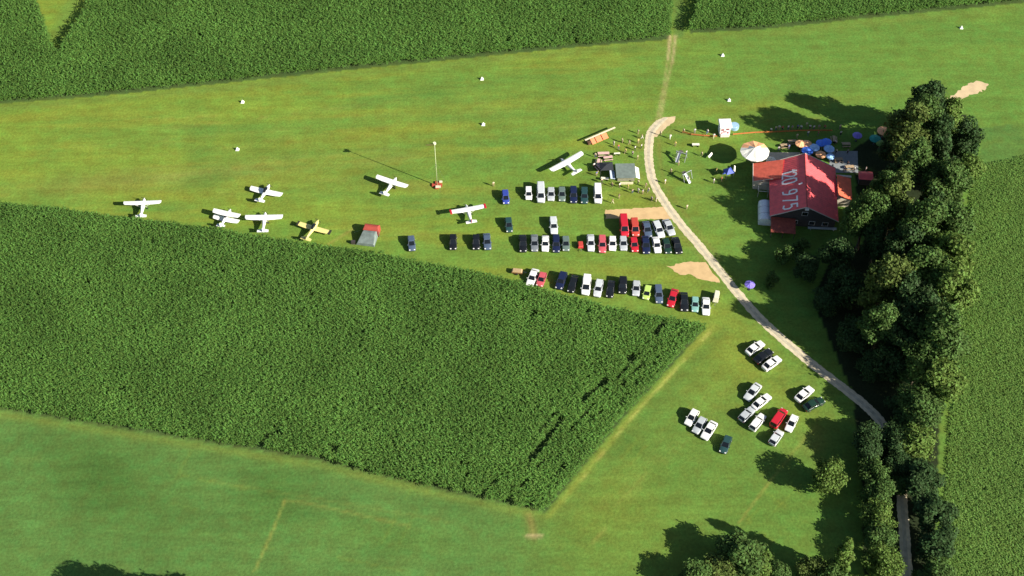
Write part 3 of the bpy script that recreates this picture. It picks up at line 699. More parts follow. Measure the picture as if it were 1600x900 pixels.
YP = paint('pale_yellow', (.78,.66,.24))
wplane(193,317,252,315,6.3,'white aeroplane furthest left, its tail against the maize')
wplane(391,293,441,304,6.0,'white low winged aeroplane above the pair beside the maize', False, chord=1.75)
wplane(333,328,375,337,5.9,'white biplane with thick stubby wings beside the maize', False, biplane=True, chord=1.6)
wplane(383,339,442,338,6.4,'white straight winged aeroplane right of the biplane', chord=1.75)
wplane(465,348,517,363,6.8,'yellow aeroplane with dark wing tips', False, col=YP, tip=M('dark_wing_tip', (.03,.03,.02)), chord=1.5)
wplane(588,275,637,291,6.4,'white aeroplane parked away from the others near the windsock mast', chord=1.6)
wplane(703,331,759,321,6.1,'white aeroplane with red wing tips above the black cars', tip=REDT, chord=1.5)
wplane(860,266,910,238,6.3,'white aeroplane parked beside the grey hut', chord=1.75)

# ------------------------------------------------------------------ runway markers
mk = None; WH = M('white_marker_sheet', (.85,.85,.80), .6)
for x, y, lb in [(379,160,'white cone marker at the upper left of the runway'),(371,234,'white cone marker on the runway\'s lower side, above the low winged aeroplane'),(753,124,'white cone marker on the runway\'s upper side, left of the farm track'),
                 (755,195,'white cone marker on the runway\'s lower side, left of the farm track'),(1129,87,'white cone marker just right of the farm track on the upper side'),(1139,157,'white cone marker above the white kiosk'),(1502,44,'white cone marker furthest right')]:
    if mk is None:
        mk = thing('runway_marker', lb, 'marker', (0,0,0), 0, 'white markers lining the runway')
        b = MB(); b.loft([[(-.42,-.42,.02),(.42,-.42,.02),(.42,.42,.02),(-.42,.42,.02)],[(-.05,-.05,.85),(.05,-.05,.85),(.05,.05,.85),(-.05,.05,.85)]]); b.build('cone', WH, mk)
        b = MB(); b.box((0,0,.03), (.95,.95,.04)); b.build('base', WH, mk); o = mk
    else: o = copy_tree(mk)
    o['label'] = lb; g = P(x, y); o.location = (g.x, g.y, 0)

# ------------------------------------------------------------------ windsock mast
g = P(683, 290); t = thing('windsock_mast', 'tall white windsock mast on a red base in the open grass', 'windsock', (g.x, g.y, 0))
mastm = M('mast_white', (.42,.48,.26), .5); HM = 14.6
b = MB(); b.tube((0,0,.3), (0,0,HM), .13, .07, 10); b.build('mast', mastm, t, smooth=True)
b = MB(); b.box((0,0,.20), (2.6,1.0,.35)); b.box((0,0,.20), (1.0,2.6,.33)); b.build('base', M('red_oxide', (.42,.07,.04)), t, .03)
for q_, w_ in (((.3,-.9,.52), (1.3,.7,.28)), ((.9,.9,.52), (.8,.6,.25))):
    b = MB(); b.box(q_, w_); b.build('ballast_block', M('pale_block', (.68,.62,.45)), t, .03)
for a in range(4):
    b = MB(); b.tube((math.cos(a*1.571+.4)*2.4, math.sin(a*1.571+.4)*2.4, .0), (0,0,HM*.55), .018, .018, 4); b.build('guy_wire', ALLOY, t)
b = MB(); d = Vector((-.96,.12,-.25)).normalized(); p0 = Vector((-.1,0,HM-.15)); b.tube(p0, p0+d*2.2, .36, .16, 12, False)
b.build('windsock', M('windsock_cloth', (.30,.30,.08), .8, transl=.3), t, smooth=True)
b = MB(); b.cone((0,0), .38, HM, .38, HM+.4, 12); b.build('mast_head', M('mast_head', (.72,.74,.5)), t)

# ------------------------------------------------------------------ red and grey tent
g = P(573, 382); t = thing('tent', 'tent with red back and large grey sloping front beside the maize', 'tent', (g.x, g.y, 0), R(-9)); t.scale = (.86,.86,.86)
GREY = M('grey_tent_cloth', (.13,.165,.155), .8, 0, .25, .8, bump=.3); REDC = M('red_tent_cloth', (.33,.05,.035), .7, 0, .12, 1)
b = MB(); b.loft([[(-3.0,-.6,.05),(2.4,-.6,.05),(2.5,3.6,.05),(-2.2,3.6,.05)],[(-2.5,-.5,.9),(2.1,-.5,.9),(2.2,3.4,2.1),(-1.6,3.4,2.1)],[(-1.6,2.6,2.25),(1.9,2.6,2.3),(1.95,3.3,2.3),(-1.4,3.3,2.25)]]); b.build('awning', GREY, t)
b = MB(); b.loft([[(-1.9,3.65,.05),(2.7,3.65,.05),(2.7,6.3,.05),(-1.9,6.3,.05)],[(-1.8,3.75,1.9),(2.6,3.75,1.9),(2.6,6.2,1.9),(-1.8,6.2,1.9)],[(-1.5,4.7,2.5),(2.3,4.7,2.5),(2.3,5.3,2.5),(-1.5,5.3,2.5)]]); b.build('rear_tent', REDC, t)
b = MB(); b.box((1.7,1.6,1.25), (1.2,4.2,.06), rx=R(17)); b.build('pale_flap', M('pale_canvas', (.52,.58,.50)), t)
b = MB(); b.tube((-3.1,-.5,.05), (-4.4,-.9,0), .02); b.tube((-2.5,3.4,1.9), (-4.6,3.9,0), .02); b.build('guy_rope', ALLOY, t)
b = MB(); b.box((-3.3,.4,.4), (1.0,.7,.8)); tag(b.build('camping_box', M('dark_box', (.05,.04,.04))), 'dark camping box in the shadow of the tent', 'box'); bpy.data.objects['camping_box'].location = (g.x, g.y, 0)
b = MB(); b.cone((2.9,3.4), .10, 0, .10, 2.1, 6); b.build('tent_pole', ALLOY, t)

# ------------------------------------------------------------------ club house
RZ = -math.atan2(2.1, 18.6); HO = Vector((72.65, 28.6, 0))
RED = M('red_roof_sheet', (.80,.12,.13), .5, 0, .13, .9); ORG = M('orange_roof_tiles', (.68,.125,.075), .7, 0, .15, 1.2)
WALL = M('shade_dark_wall', (.055,.05,.05), .8, 0, .2, 2); WALLP = M('pale_render', (.55,.48,.38), .9)  # dark wall tone has the shade under the gable put into it
house = thing('club_house', 'club house with a big red gable roof painted with a white radio frequency', 'house', HO, RZ)
HW, HL, ZE, ZR = 8.35, 9.35, 3.3, 7.5
b = MB(); w = HW-.6; l = HL-.55
b.add([(-w,-l,0),(w,-l,0),(w,l,0),(-w,l,0),(-w,-l,ZE),(w,-l,ZE),(w,l,ZE),(-w,l,ZE),(0,-l,ZR-.25),(0,l,ZR-.25)], [(0,1,5,8,4),(1,2,6,5),(2,3,7,9,6),(3,0,4,7),(4,8,9,7),(5,6,9,8),(0,3,2,1)]); b.build('wall', WALL, house)
sl = math.atan2(ZR-ZE, HW); 
roofs = {}
for s in (-1, 1):
    b = MB(); V = [(0,-HL,ZR),(s*HW,-HL,ZE),(s*HW,HL,ZE),(0,HL,ZR)]; V += [(x,y,z-.16) for x,y,z in V]
    b.add(V, [(0,1,2,3),(7,6,5,4),(0,4,5,1),(1,5,6,2),(2,6,7,3),(3,7,4,0)])
    for k in range(28):      # standing seams
        yy = -HL+.35+k*(2*HL-.7)/27; q = .05
        A = [(s*.05,yy-q,ZR-.02+.0),(s*(HW-.02),yy-q,ZE+.008),(s*(HW-.02),yy+q,ZE+.008),(s*.05,yy+q,ZR-.02)]; A += [(x,y,z+.045) for x,y,z in A]
        b.add(A, [(0,3,2,1),(4,5,6,7),(0,1,5,4),(1,2,6,5),(2,3,7,6),(3,0,4,7)])
    roofs[s] = b.build('roof', RED, house)
b = MB(); b.tube((0,-HL-.02,ZR+.02), (0,HL+.02,ZR+.02), .13, .13, 8); b.build('ridge_cap', M('ridge_dark_red', (.30,.05,.05)), house)
for s in (-1, 1):
    for e in (-1, 1):
        b = MB(); b.tube((0,e*(HL+.05),ZR+.02), (s*(HW+.02),e*(HL+.05),ZE+.02), .11, .11, 6); b.build('verge_trim', M('pale_trim', (.50,.48,.42)), house)
# painted digits on the left slope; letter tops towards the ridge, reading down the picture
GL = {'1': [[(.35,.75),(.6,1),(.6,0)]], '2': [[(.05,.78),(.2,.97),(.5,1),(.72,.85),(.68,.58),(.05,0),(.78,0)]], '0': [[(.2,0),(.05,.2),(.05,.8),(.2,1),(.6,1),(.75,.8),(.75,.2),(.6,0),(.2,0)]],
      '9': [[(.75,.55),(.5,.45),(.15,.5),(.05,.75),(.2,.97),(.55,1),(.75,.8),(.72,.35),(.5,.03),(.1,0)]], '7': [[(.05,1),(.78,1),(.3,0)]], '5': [[(.72,1),(.15,1),(.1,.58),(.5,.62),(.75,.42),(.7,.12),(.45,0),(.08,.06)]]}
b = MB(); y = 6.6; ch = 3.55; cw = 1.95; WT = .215
def slope_pt(dist, yy, lift=.075):   # dist down from the ridge on the left slope
    return Vector((-dist*math.cos(sl), yy, ZR-dist*math.sin(sl))) + Vector((-math.sin(sl),0,math.cos(sl)))*lift
D_TOP = 2.35
def stroke(pts, y0):
    for (u0,v0),(u1,v1) in zip(pts[:-1], pts[1:]):
        A = slope_pt(D_TOP+(1-v0)*ch, y0-u0*cw*1.0); B_ = slope_pt(D_TOP+(1-v1)*ch, y0-u1*cw*1.0)
        dd = (B_-A).normalized(); nn = Vector((-math.sin(sl),0,math.cos(sl))); sd = dd.cross(nn).normalized()*WT; A = A-dd*WT*.6; B_ = B_+dd*WT*.6
        V = [A+sd, B_+sd, B_-sd, A-sd]; V += [v+nn*.02 for v in V]
        k = random.uniform(0, .004); V = [v+nn*k for v in V]
        b.add(V, [(0,3,2,1),(4,5,6,7),(0,1,5,4),(1,2,6,5),(2,3,7,6),(3,0,4,7)])
for chh, yy in (('1',5.2),('2',3.7),('0',1.7),('9',-2.2),('7',-4.7),('5',-7.0)):
    for st_ in GL[chh]: stroke(st_, yy)
b.build('roof_number', M('white_roof_paint', (.90,.86,.86), .7), roofs[-1])
A = slope_pt(1.35, -.9); b = MB(); b.box(A, (1.0,.42,.03), ry=-sl, rz=.25); b.build('roof_mark', M('white_roof_paint', (.90,.86,.86), .7), roofs[-1])
b = MB(); b.box((.1,-HL-.02,ZR-.6), (.9,.7,.5)); b.build('chimney_block', M('white_cowl', (.75,.75,.75)), house)  # white chimney block at the gable peak, gives no light
# wall openings in the gable facing the camera
for x, z in ((-5,1.5),(-2,1.5),(2.2,1.5),(5.4,1.5),(0,4.6)):
    f = MB(); f.box((x,-l-.03,z), (1.5,.08,1.3)); fo = f.build('window', M('window_frame_white', (.6,.6,.58)), house)
    f = MB(); f.box((x,-l-.085,z), (1.25,.04,1.05)); f.build('pane', GLASS, fo)
# left extension with a shallow orange roof
def slab(V, th=.14):
    q = MB(); V = [tuple(v) for v in V]; V2 = V+[(x,y,z-th) for x,y,z in V]; q.add(V2, [(0,1,2,3),(7,6,5,4),(0,4,5,1),(1,5,6,2),(2,6,7,3),(3,7,4,0)]); return q
slab([(-12.3,2.6,3.0),(-5.6,2.6,4.95),(-4.9,9.0,5.22),(-12.3,9.0,3.0)]).build('extension_roof', ORG, house)
b = MB(); b.box((-9.6,5.8,1.42), (5.0,5.9,2.8)); b.build('extension_wall', WALLP, house)
b = MB(); b.tube((-12.35,2.6,3.0), (-12.35,9.0,3.0), .09, .09, 6); b.tube((-12.35,2.55,3.0), (-7.6,2.55,4.4), .08, .08, 6); b.build('gutter', M('pale_trim', (.5,.48,.42)), house)
# right annex
slab([(8.5,-1.2,4.1),(12.1,-1.2,3.1),(12.1,6.2,3.1),(8.5,6.2,4.1)]).build('annex_roof', M('coral_roof_tiles', (.78,.15,.075), .7, 0, .12, 1), house)
b = MB(); b.box((10.0,2.5,1.5), (3.6,6.8,3.0)); b.build('annex_wall', WALLP, house)
b = MB(); b.box((10.3,6.4,3.55), (3.7,.5,.3)); b.build('annex_parapet', M('pale_trim', (.5,.48,.42)), house)
# porch in front with red roof browned by painted shade, pale bench board
slab([(-8.0,-13.6,2.3),(-2.0,-13.6,2.3),(-2.0,-9.1,2.9),(-8.0,-9.1,2.9)]).build('porch_roof', M('shaded_red_tiles', (.25,.055,.035), .8, 0, .3, 1.5), house)
for x in (-7.8,-5,-2.2):
    b = MB(); b.tube((x,-13.3,0), (x,-13.3,2.3), .09); b.build('porch_post', WALL, house)
o = MB(); o.box((0,0,.55), (7.0,.7,.10)); o.box((-2.8,0,.25), (.15,.6,.5)); o.box((2.8,0,.25), (.15,.6,.5)); ob = o.build('bench', M('pale_grey_board', (.50,.55,.55))); 
gg = P(1284, 359); ob.location = (gg.x, gg.y, 0); ob.rotation_euler = (0,0,R(-3)); tag(ob, 'long pale bench in the shade below the house gable', 'bench')
# small red shed right of the house
g = P(1350, 284); t = thing('shed', 'small red roofed shed half hidden by trees right of the house', 'shed', (g.x, g.y, 0), RZ)
b = MB(); b.box((0,0,1.1), (3.0,2.4,2.2)); b.build('wall', WALL, t)
b = MB(); b.loft([[(-1.8,-1.5,2.2),(1.8,-1.5,2.2),(1.8,1.5,2.2),(-1.8,1.5,2.2)],[(-1.7,-.1,2.9),(1.7,-.1,2.9),(1.7,.1,2.9),(-1.7,.1,2.9)]]); b.build('roof', RED, t)

# barrel roofed white shelter left of the house
g = P(1195, 352); t = thing('shelter', 'white barrel roofed shelter left of the house', 'shelter', (g.x, g.y, 0), RZ)
b = MB(); n_ = 12; A = [(1.75*math.cos(math.pi*i/n_), 1.3+1.0*math.sin(math.pi*i/n_)) for i in range(n_+1)]
b.loft([[(x*.96, yy, z) for x, z in A]+[(-1.68, yy, 0.02),(1.68, yy, 0.02)] for yy in (0, 6.6)]); b.build('cover', M('white_polythene', (.74,.78,.82), .4), t, smooth=False)
for yy in (.0, 2.2, 4.4, 6.6):
    b = MB()
    for i in range(n_): b.tube((A[i][0]*.985, yy, A[i][1]+.03), (A[i+1][0]*.985, yy, A[i+1][1]+.03), .035, .035, 5)
    b.build('hoop', ALLOY, t)
# square frame table by the shelter
g = P(1191, 303); t = thing('pergola', 'small dark pergola with pale frame above the white shelter', 'pergola', (g.x, g.y, 0), RZ)
for sx in (-1,1):
    for sy in (-1,1):
        b = MB(); b.tube((sx*1.2,sy*1.2,0),(sx*1.2,sy*1.2,2.1),.06); b.build('post', M('pale_trim', (.5,.48,.42)), t)
for a in range(4):
    b = MB(); b.box((1.2*math.cos(a*math.pi/2), 1.2*math.sin(a*math.pi/2), 2.15), (.14,2.5,.12), rz=a*math.pi/2); b.build('beam', M('pale_trim', (.5,.48,.42)), t)

# ------------------------------------------------------------------ big round canopy and parasols
def parasol(x, y, r, h, mats, label, segs=8, table=True, zrim=None, name='parasol', cat='parasol', group=None, split=None):
    zr = zrim or h*.80; g = P(x, y, (h+zr)/2); t = thing(name, label, cat, (g.x, g.y, 0), random.uniform(0,1) if not split else 0, group)
    b = MB(); vs = [(0,0,h)]; ns = segs*2
    for k, (rr_, z) in enumerate(((.5, zr+(h-zr)*.45), (1., zr), (1.0, zr-.18))):
        for i in range(ns):
            a = 2*math.pi*i/ns; q = rr_*(1 if i % 2 == 0 else .97); vs.append((r*q*math.cos(a), r*q*math.sin(a), z+(0 if i % 2 == 0 else -.04*r)))
    fs = [(0, 1+i, 1+(i+1) % ns) for i in range(ns)]+[(1+k*ns+i, 1+(k+1)*ns+i, 1+(k+1)*ns+(i+1) % ns, 1+k*ns+(i+1) % ns) for k in range(2) for i in range(ns)]
    b.add(vs, fs)
    if split:
        for j, f in enumerate(fs):
            cc = sum((Vector(vs[i]) for i in f), Vector())/len(f)
            b.m[j] = 1 if cc.y > split*r else 0
    b.build('canopy', mats, t)
    b = MB(); b.tube((0,0,0),(0,0,h+.1), .05 if r < 3 else .09); b.build('pole', ALLOY, t)
    b = MB(); b.cone((0,0), .35, 0, .3, .1, 12); b.build('foot', TRIM, t)
    if r > 3:
        for i in range(segs):
            a = 2*math.pi*i/segs; b = MB(); b.tube((0,0,h-.1),(r*.97*math.cos(a), r*.97*math.sin(a), zr-.06), .03, .02, 4); b.build('rib', ALLOY, t)
    return t
CAN = M('white_canvas', (.78,.76,.68), .8); ORGC = M('orange_canvas', (.88,.44,.22), .8); BLUC = M('blue_canvas', (.07,.22,.85), .7); LBL = M('light_blue_canvas', (.32,.55,.90), .7); PURP = M('violet_canvas', (.22,.17,.62), .7)
TEAL = M('teal_canvas', (.02,.28,.24), .7); GRC = M('green_canvas', (.14,.26,.05), .7)
parasol(1180, 233, 3.75, 6.0, [CAN, ORGC], 'huge white round canopy with orange rear panels', 8, zrim=4.7, name='round_canopy', cat='canopy', split=.22)
parasol(1205, 249, 1.35, 2.6, [CAN], 'white parasol just below the huge round canopy')
parasol(1172, 443, 1.25, 2.5, [PURP], 'violet parasol in the tree shade right of the road')
parasol(1340, 210, 1.25, 2.6, [PURP], 'violet blue parasol in the shade above the paved terrace')
parasol(1368, 215, 1.5, 2.6, [TEAL], 'teal parasol under the trees above the terrace')
parasol(1381, 203, 1.7, 2.8, [ORGC], 'orange parasol at the foot of the tall yellowish tree')
parasol(1376, 222, 1.2, 2.5, [GRC], 'green parasol below the orange one')
for i, (x, y, r, m_, lb) in enumerate([(1251,223,1.35,ORGC,'orange parasol at the left end of the terrace group'),(1261,223,1.3,ORGC,'second orange parasol from the left of the terrace group'),
      (1262,234,1.5,BLUC,'blue parasol closest to the roof ridge'),(1273,229,1.4,LBL,'light blue parasol in the middle of the terrace group'),(1283,222,1.3,BLUC,'blue parasol at the back of the terrace group'),
      (1292,220,1.3,BLUC,'blue parasol at the upper right of the terrace group'),(1296,231,1.4,LBL,'light blue parasol at the right end of the terrace group'),(1283,240,1.35,ORGC,'orange parasol nearest the coral roof slope'),(1298,243,1.1,LBL,'small light blue parasol beside the grey paving')]):
    parasol(x, y, r, 2.5, [m_], lb, group='parasols on the terrace')
WOOD = M('table_wood', (.42,.30,.18), .7); PALEW = M('pale_table_top', (.74,.72,.58), .7)
def table(x, y, ang, label, mat=WOOD, L_=2.2, w=.75, group='beer tables and benches', benches=True):
    g = P(x, y, .4); t = thing('picnic_table', label, 'table', (g.x, g.y, 0), R(ang), group)
    b = MB(); b.box((0,0,.76), (L_,w,.05)); b.build('table_top', mat, t)
    for s in (-1,1):
        b = MB(); b.box((s*L_*.38,0,.37), (.06,w*.8,.74)); b.build('leg', TRIM, t)
        if benches: b = MB(); b.box((0,s*(w/2+.35),.45), (L_,.27,.05)); b.box((-L_*.38,s*(w/2+.35),.22), (.05,.22,.42)); b.box((L_*.38,s*(w/2+.35),.22), (.05,.22,.42)); b.build('bench_seat', mat, t)
for i, (x, y, a, lb) in enumerate([(1256,233,80,'wooden table with benches under the left terrace parasols'),(1270,238,80,'wooden table with benches behind the roof ridge'),(1288,232,80,'wooden table with benches under the blue parasols'),
        (1310,250,5,'wooden table with benches on the grey paving, left one'),(1328,262,5,'wooden table with benches on the grey paving, near the coral annex'),(1322,226,0,'wooden table with benches on the grass above the grey paving')]): table(x, y, a, lb)
for i, (x, y, a, lb) in enumerate([(1226,228,10,'wooden table with benches on the lawn above the pale slab'),(1238,222,5,'wooden table with benches left of the orange parasols'),(1303,218,85,'wooden table with benches right of the rear blue parasols')]): table(x, y, a, lb)
table(1087, 227, 0, 'pale table top standing alone on the grass right of the road', PALEW, 1.9, .8, None, False)

# ------------------------------------------------------------------ hut with stands left of the road
g = P(978, 284); t = thing('hut', 'small hut with flat grey green roof beside the road', 'hut', (g.x, g.y, 0), R(1))
b = MB(); b.box((0,2.1,.95), (4.3,3.8,1.9)); b.build('wall', M('brown_grey_boards', (.26,.25,.17), .8), t)
b = MB(); b.box((-.1,1.9,2.05), (5.0,5.0,.14), rx=R(2)); b.build('roof', M('grey_green_roof', (.15,.19,.17), .8, 0, .15, 1.2), t, .03)
b = MB(); b.box((2.95,1.7,1.5), (1.15,3.9,.07), ry=R(32)); b.build('awning', M('white_awning', (.84,.83,.76), .8), t)
for y_ in (0, 3.4):
    b = MB(); b.tube((3.35,y_,0),(3.35,y_,1.3),.04); b.build('awning_post', ALLOY, t)
b = MB(); b.box((.1,-1.1,.75), (3.3,.55,.08)); b.box((.1,-.95,.37), (3.2,.06,.7)); b.build('counter', M('cream_boards', (.62,.58,.38)), t)
g = P(957, 285); t = thing('display_board', 'pale blue upright board at the left wall of the hut', 'board', (g.x, g.y, 0), R(2))
b = MB(); b.box((0,1.4,1.4), (1.2,3.0,.10), ry=R(10)); b.build('panel', M('pale_blue_board', (.52,.60,.72), .6), t)
for y_ in (.2,2.6):
    b = MB(); b.tube((-.3,y_,0),(-.3,y_,1.4),.05); b.build('leg', ALLOY, t)
PINK = M('pinkish_canvas', (.62,.40,.36), .8); DARKT = M('dark_tarpaulin', (.02,.024,.03), .7)
g = P(947, 268); t = thing('stall', 'market stall with dark tarpaulin roof left of the hut', 'stall', (g.x, g.y, 0), R(3))
b = MB(); b.loft([[(-1.7,-1.5,1.9),(1.7,-1.5,1.9),(1.7,1.5,1.9),(-1.7,1.5,1.9)],[(-.1,-.1,2.5),(.1,-.1,2.5),(.1,.1,2.5),(-.1,.1,2.5)]]); b.build('roof', DARKT, t)
for sx in (-1,1):
    for sy in (-1,1):
        b = MB(); b.tube((sx*1.6,sy*1.4,0),(sx*1.6,sy*1.4,1.9),.04); b.build('post', ALLOY, t)
for x, y, a, L_, lb in [(943,241,3,3.0,'pink covered table at the back of the stands'),(950,247,8,2.4,'pinkish table just behind the dark stall roof'),(935,254,80,2.2,'pink table left of the dark stall roof'),(936,262,-60,1.9,'pinkish table at the left corner of the stands')]:
    table(x, y, a, lb, PINK, L_, .75, 'pink covered tables around the stall', True)
table(945, 280, -8, 'cream table in front of the dark stall', PALEW, 2.0, .7, None, False)
table(964, 241, 5, 'narrow cream table right of the pink tables', PALEW, 1.6, .5, None, False)
# orange sheeting under a long beam
c0 = P(914,219,1.2); c1 = P(961,199,1.2); d = c1-c0
t = thing('banner_stand', 'long pale beam on legs with orange sheeting hung below it', 'banner stand', (c0.x, c0.y, 0), math.atan2(d.y, d.x)); Lb = d.length
b = MB(); b.box((Lb/2,0,1.2), (Lb,.42,.12)); b.build('beam', M('pale_beam', (.72,.62,.45)), t)
for k in range(5):
    b = MB(); b.tube((Lb*(.06+.22*k),0,0),(Lb*(.06+.22*k),0,1.2),.05); b.build('leg', ALLOY, t)
for k, (u, w_) in enumerate(((2.0,1.2),(3.7,1.7),(5.6,1.6))):
    b = MB(); b.box((u,-.95,.66), (w_,1.6,.05), rx=R(32)); b.build('sheet', M('orange_sheeting', (.72,.20,.08), .7), t)
b = MB(); b.box((.9,-.7,.4), (1.0,.8,.7)); b.box((2.8,-.35,.4), (.5,.5,.7)); b.box((4.7,-.3,.4), (.5,.5,.7)); b.build('crate', M('brown_crates', (.10,.05,.03)), t)

# ------------------------------------------------------------------ kiosk, tub, playground, fence
g = P(1132, 213); t = thing('kiosk', 'white kiosk with dark red openings on the orange fence line', 'kiosk', (g.x, g.y, 0), R(2))
KW = M('kiosk_white', (.84,.82,.82), .6)
b = MB(); b.box((0,1.5,1.6), (2.7,2.8,3.2)); b.build('wall', KW, t)
b = MB(); b.loft([[(-1.65,-.25,3.22),(1.65,-.25,3.22),(1.65,3.25,3.22),(-1.65,3.25,3.22)],[(-1.5,0,3.45),(1.5,0,3.45),(1.5,3.0,3.45),(-1.5,3.0,3.45)]]); b.build('roof', KW, t)
DR = M('dark_red_panel', (.28,.03,.05))
for x, z, w_, h_ in ((-.7,2.2,.7,.5),(.6,2.4,.8,.4),(-.1,1.5,.9,.35),(.75,1.2,.4,.5),(-.8,1.1,.4,.4)):
    b = MB(); b.box((x,.08,z), (w_,.06,h_)); b.build('opening', DR, t)
b = MB(); b.box((0,-.15,.5), (2.3,.5,.9)); b.build('counter', M('pinkish_white', (.80,.66,.62)), t)
g = P(1147, 200); b = MB(); b.cone((0,0), 1.2, 0, 1.25, 1.0, 20); b.cone((0,0), 1.0, 1.002, .95, 1.06, 20); o = b.build('tub', M('pale_blue_tub', (.30,.46,.62), .4)); o.location = (g.x, g.y, 0); tag(o, 'round pale blue tub behind the white kiosk', 'tub')
def swing(x, y, ang, label):
    g = P(x, y); t = thing('play_frame', label, 'play frame', (g.x, g.y, 0), R(ang), 'play equipment on the grass right of the road')
    gm_ = M('grey_play_metal', (.42,.44,.48), .4, .3)
    for s in (-1,1):
        b = MB(); b.tube((s*1.3,-.9,0),(s*1.3,0,2.2),.07); b.tube((s*1.3,.9,0),(s*1.3,0,2.2),.07); b.build('a_frame', gm_, t)
    b = MB(); b.tube((-1.5,0,2.2),(1.5,0,2.2),.08); b.build('top_bar', gm_, t)
    b = MB(); b.box((-.5,-1.0,1.1), (.6,2.7,.06), rx=R(38)); b.box((-.82,-1.0,1.2), (.05,2.7,.22), rx=R(38)); b.box((-.18,-1.0,1.2), (.05,2.7,.22), rx=R(38)); b.build('slide', M('slide_steel', (.55,.57,.62), .3, .4), t)
    b = MB(); b.box((-.4,.55,1.9), (1.1,1.0,.08)); b.build('platform', M('dark_boards', (.10,.09,.08)), t)
    b = MB(); b.box((.7,0,.5), (.5,.25,.05)); b.tube((.5,0,.5),(.5,0,2.2),.02); b.tube((.9,0,.5),(.9,0,2.2),.02); b.build('swing_seat', M('dark_boards', (.1,.09,.08)), t)
swing(1064, 248, -25, 'grey play frame with slide, the upper one right of the road')
swing(1072, 279, 35, 'grey play frame with slide, the lower one right of the road')
g = P(1137, 276); t = thing('playhouse', 'blue gazebo with steep roof between the canopy shadow and the house', 'gazebo', (g.x, g.y, 0), R(20))
b = MB(); b.loft([[(-1.1,-1.1,2.0),(1.1,-1.1,2.0),(1.1,1.1,2.0),(-1.1,1.1,2.0)],[(-.08,-.08,2.9),(.08,-.08,2.9),(.08,.08,2.9),(-.08,.08,2.9)]]); b.build('roof', M('deep_blue_cloth', (.05,.09,.42), .6), t)
for sx in (-1,1):
    for sy in (-1,1):
        b = MB(); b.tube((sx,sy,0),(sx,sy,2.0),.05); b.build('post', ALLOY, t)
b = MB(); b.box((0,1.0,1.0), (2.0,.05,1.6)); b.build('side_cloth', M('deep_blue_cloth', (.05,.09,.42)), t)
for x, y, a, L_, lb in ((1148,264,80,2.0,'narrow white board right of the blue gazebo'),(1110,243,55,1.9,'slanting white board on the grass left of the canopy shadow')):
    g = P(x, y, .6); t = thing('board', lb, 'board', (g.x, g.y, 0), R(a), 'white boards on the grass')
    b = MB(); b.box((0,0,.75), (L_,.55,.06), rx=R(35)); b.build('panel', CAN, t)
    for s in (-1,1):
        b = MB(); b.tube((s*L_*.4,.15,0),(s*L_*.4,.15,.8),.03); b.build('leg', ALLOY, t)
FEN = M('orange_fence_mesh', (.55,.17,.05), .7)
def fence(pts, label):
    V = [P(a, b_) for a, b_ in pts]; t = thing('barrier_fence', label, 'fence', V[0], 0, 'orange barrier fence along the airfield side'); O = V[0]
    b = MB()
    for p, q in zip(V[:-1], V[1:]):
        p = p-O; q = q-O; c_ = (p+q)/2; b.box((c_.x, c_.y, .55), ((q-p).length, .03, .42), rz=math.atan2((q-p).y, (q-p).x))
    b.build('mesh_band', FEN, t)
    for p, q in zip(V[:-1], V[1:]):
        k = max(1, int((q-p).length/2.2))
        for j in range(k):
            r_ = p.lerp(q, j/k)-O; b = MB(); b.tube((r_.x, r_.y, 0), (r_.x, r_.y, 1.1), .04, .04, 5); b.build('post', M('fence_post', (.4,.2,.1)), t)
fence([(1066,208),(1080,212),(1100,214),(1120,215)], 'orange barrier fence left of the white kiosk')
fence([(1145,212),(1180,209),(1215,208),(1250,206),(1300,206)], 'orange barrier fence running right from the white kiosk')

# ------------------------------------------------------------------ people
def skin_mesh(name, verts, edges, radii, mat, sub=1):
    me = bpy.data.meshes.new(name); me.from_pydata(verts, edges, []); me.materials.append(mat)
    o = bpy.data.objects.new('tmp', me); COL.objects.link(o)
    m = o.modifiers.new('s', 'SKIN'); o.modifiers.new('u', 'SUBSURF').levels = sub
    for i, r_ in enumerate(radii):
        me.skin_vertices[0].data[i].radius = (r_, r_) if not isinstance(r_, tuple) else r_
    me.skin_vertices[0].data[0].use_root = True
    bpy.context.view_layer.update(); dg = bpy.context.evaluated_depsgraph_get()
    out = bpy.data.meshes.new_from_object(o.evaluated_get(dg)); out.name = name; bpy.data.objects.remove(o)
    if not out.materials: out.materials.append(mat)
    return out
SKIN = M('skin', (.52,.30,.20), .6); HAIR = M('brown_hair', (.07,.04,.02), .8)
def pose_pts(p):
    if p == 'stand': return dict(hl=(.10,.02,.92), hr=(-.10,.02,.92), kl=(.11,.03,.5), kr=(-.12,.02,.5), al=(.12,-.02,.08), ar=(-.15,.02,.08), el=(.27,.03,1.15), er=(-.28,.0,1.15), wl=(.28,.14,.92), wr=(-.29,.06,.88), dz=0)
    if p == 'walk': return dict(hl=(.10,0,.92), hr=(-.10,0,.92), kl=(.10,.22,.52), kr=(-.10,-.06,.5), al=(.10,.30,.10), ar=(-.10,-.34,.16), el=(.26,-.14,1.16), er=(-.26,.12,1.16), wl=(.25,-.16,.92), wr=(-.25,.30,1.0), dz=0)
    return dict(hl=(.10,0,.50), hr=(-.10,0,.50), kl=(.13,.42,.50), kr=(-.13,.42,.50), al=(.13,.45,.08), ar=(-.13,.45,.08), el=(.26,.10,.80), er=(-.26,.10,.80), wl=(.15,.34,.76), wr=(-.15,.34,.76), dz=-.42)
PM = {}
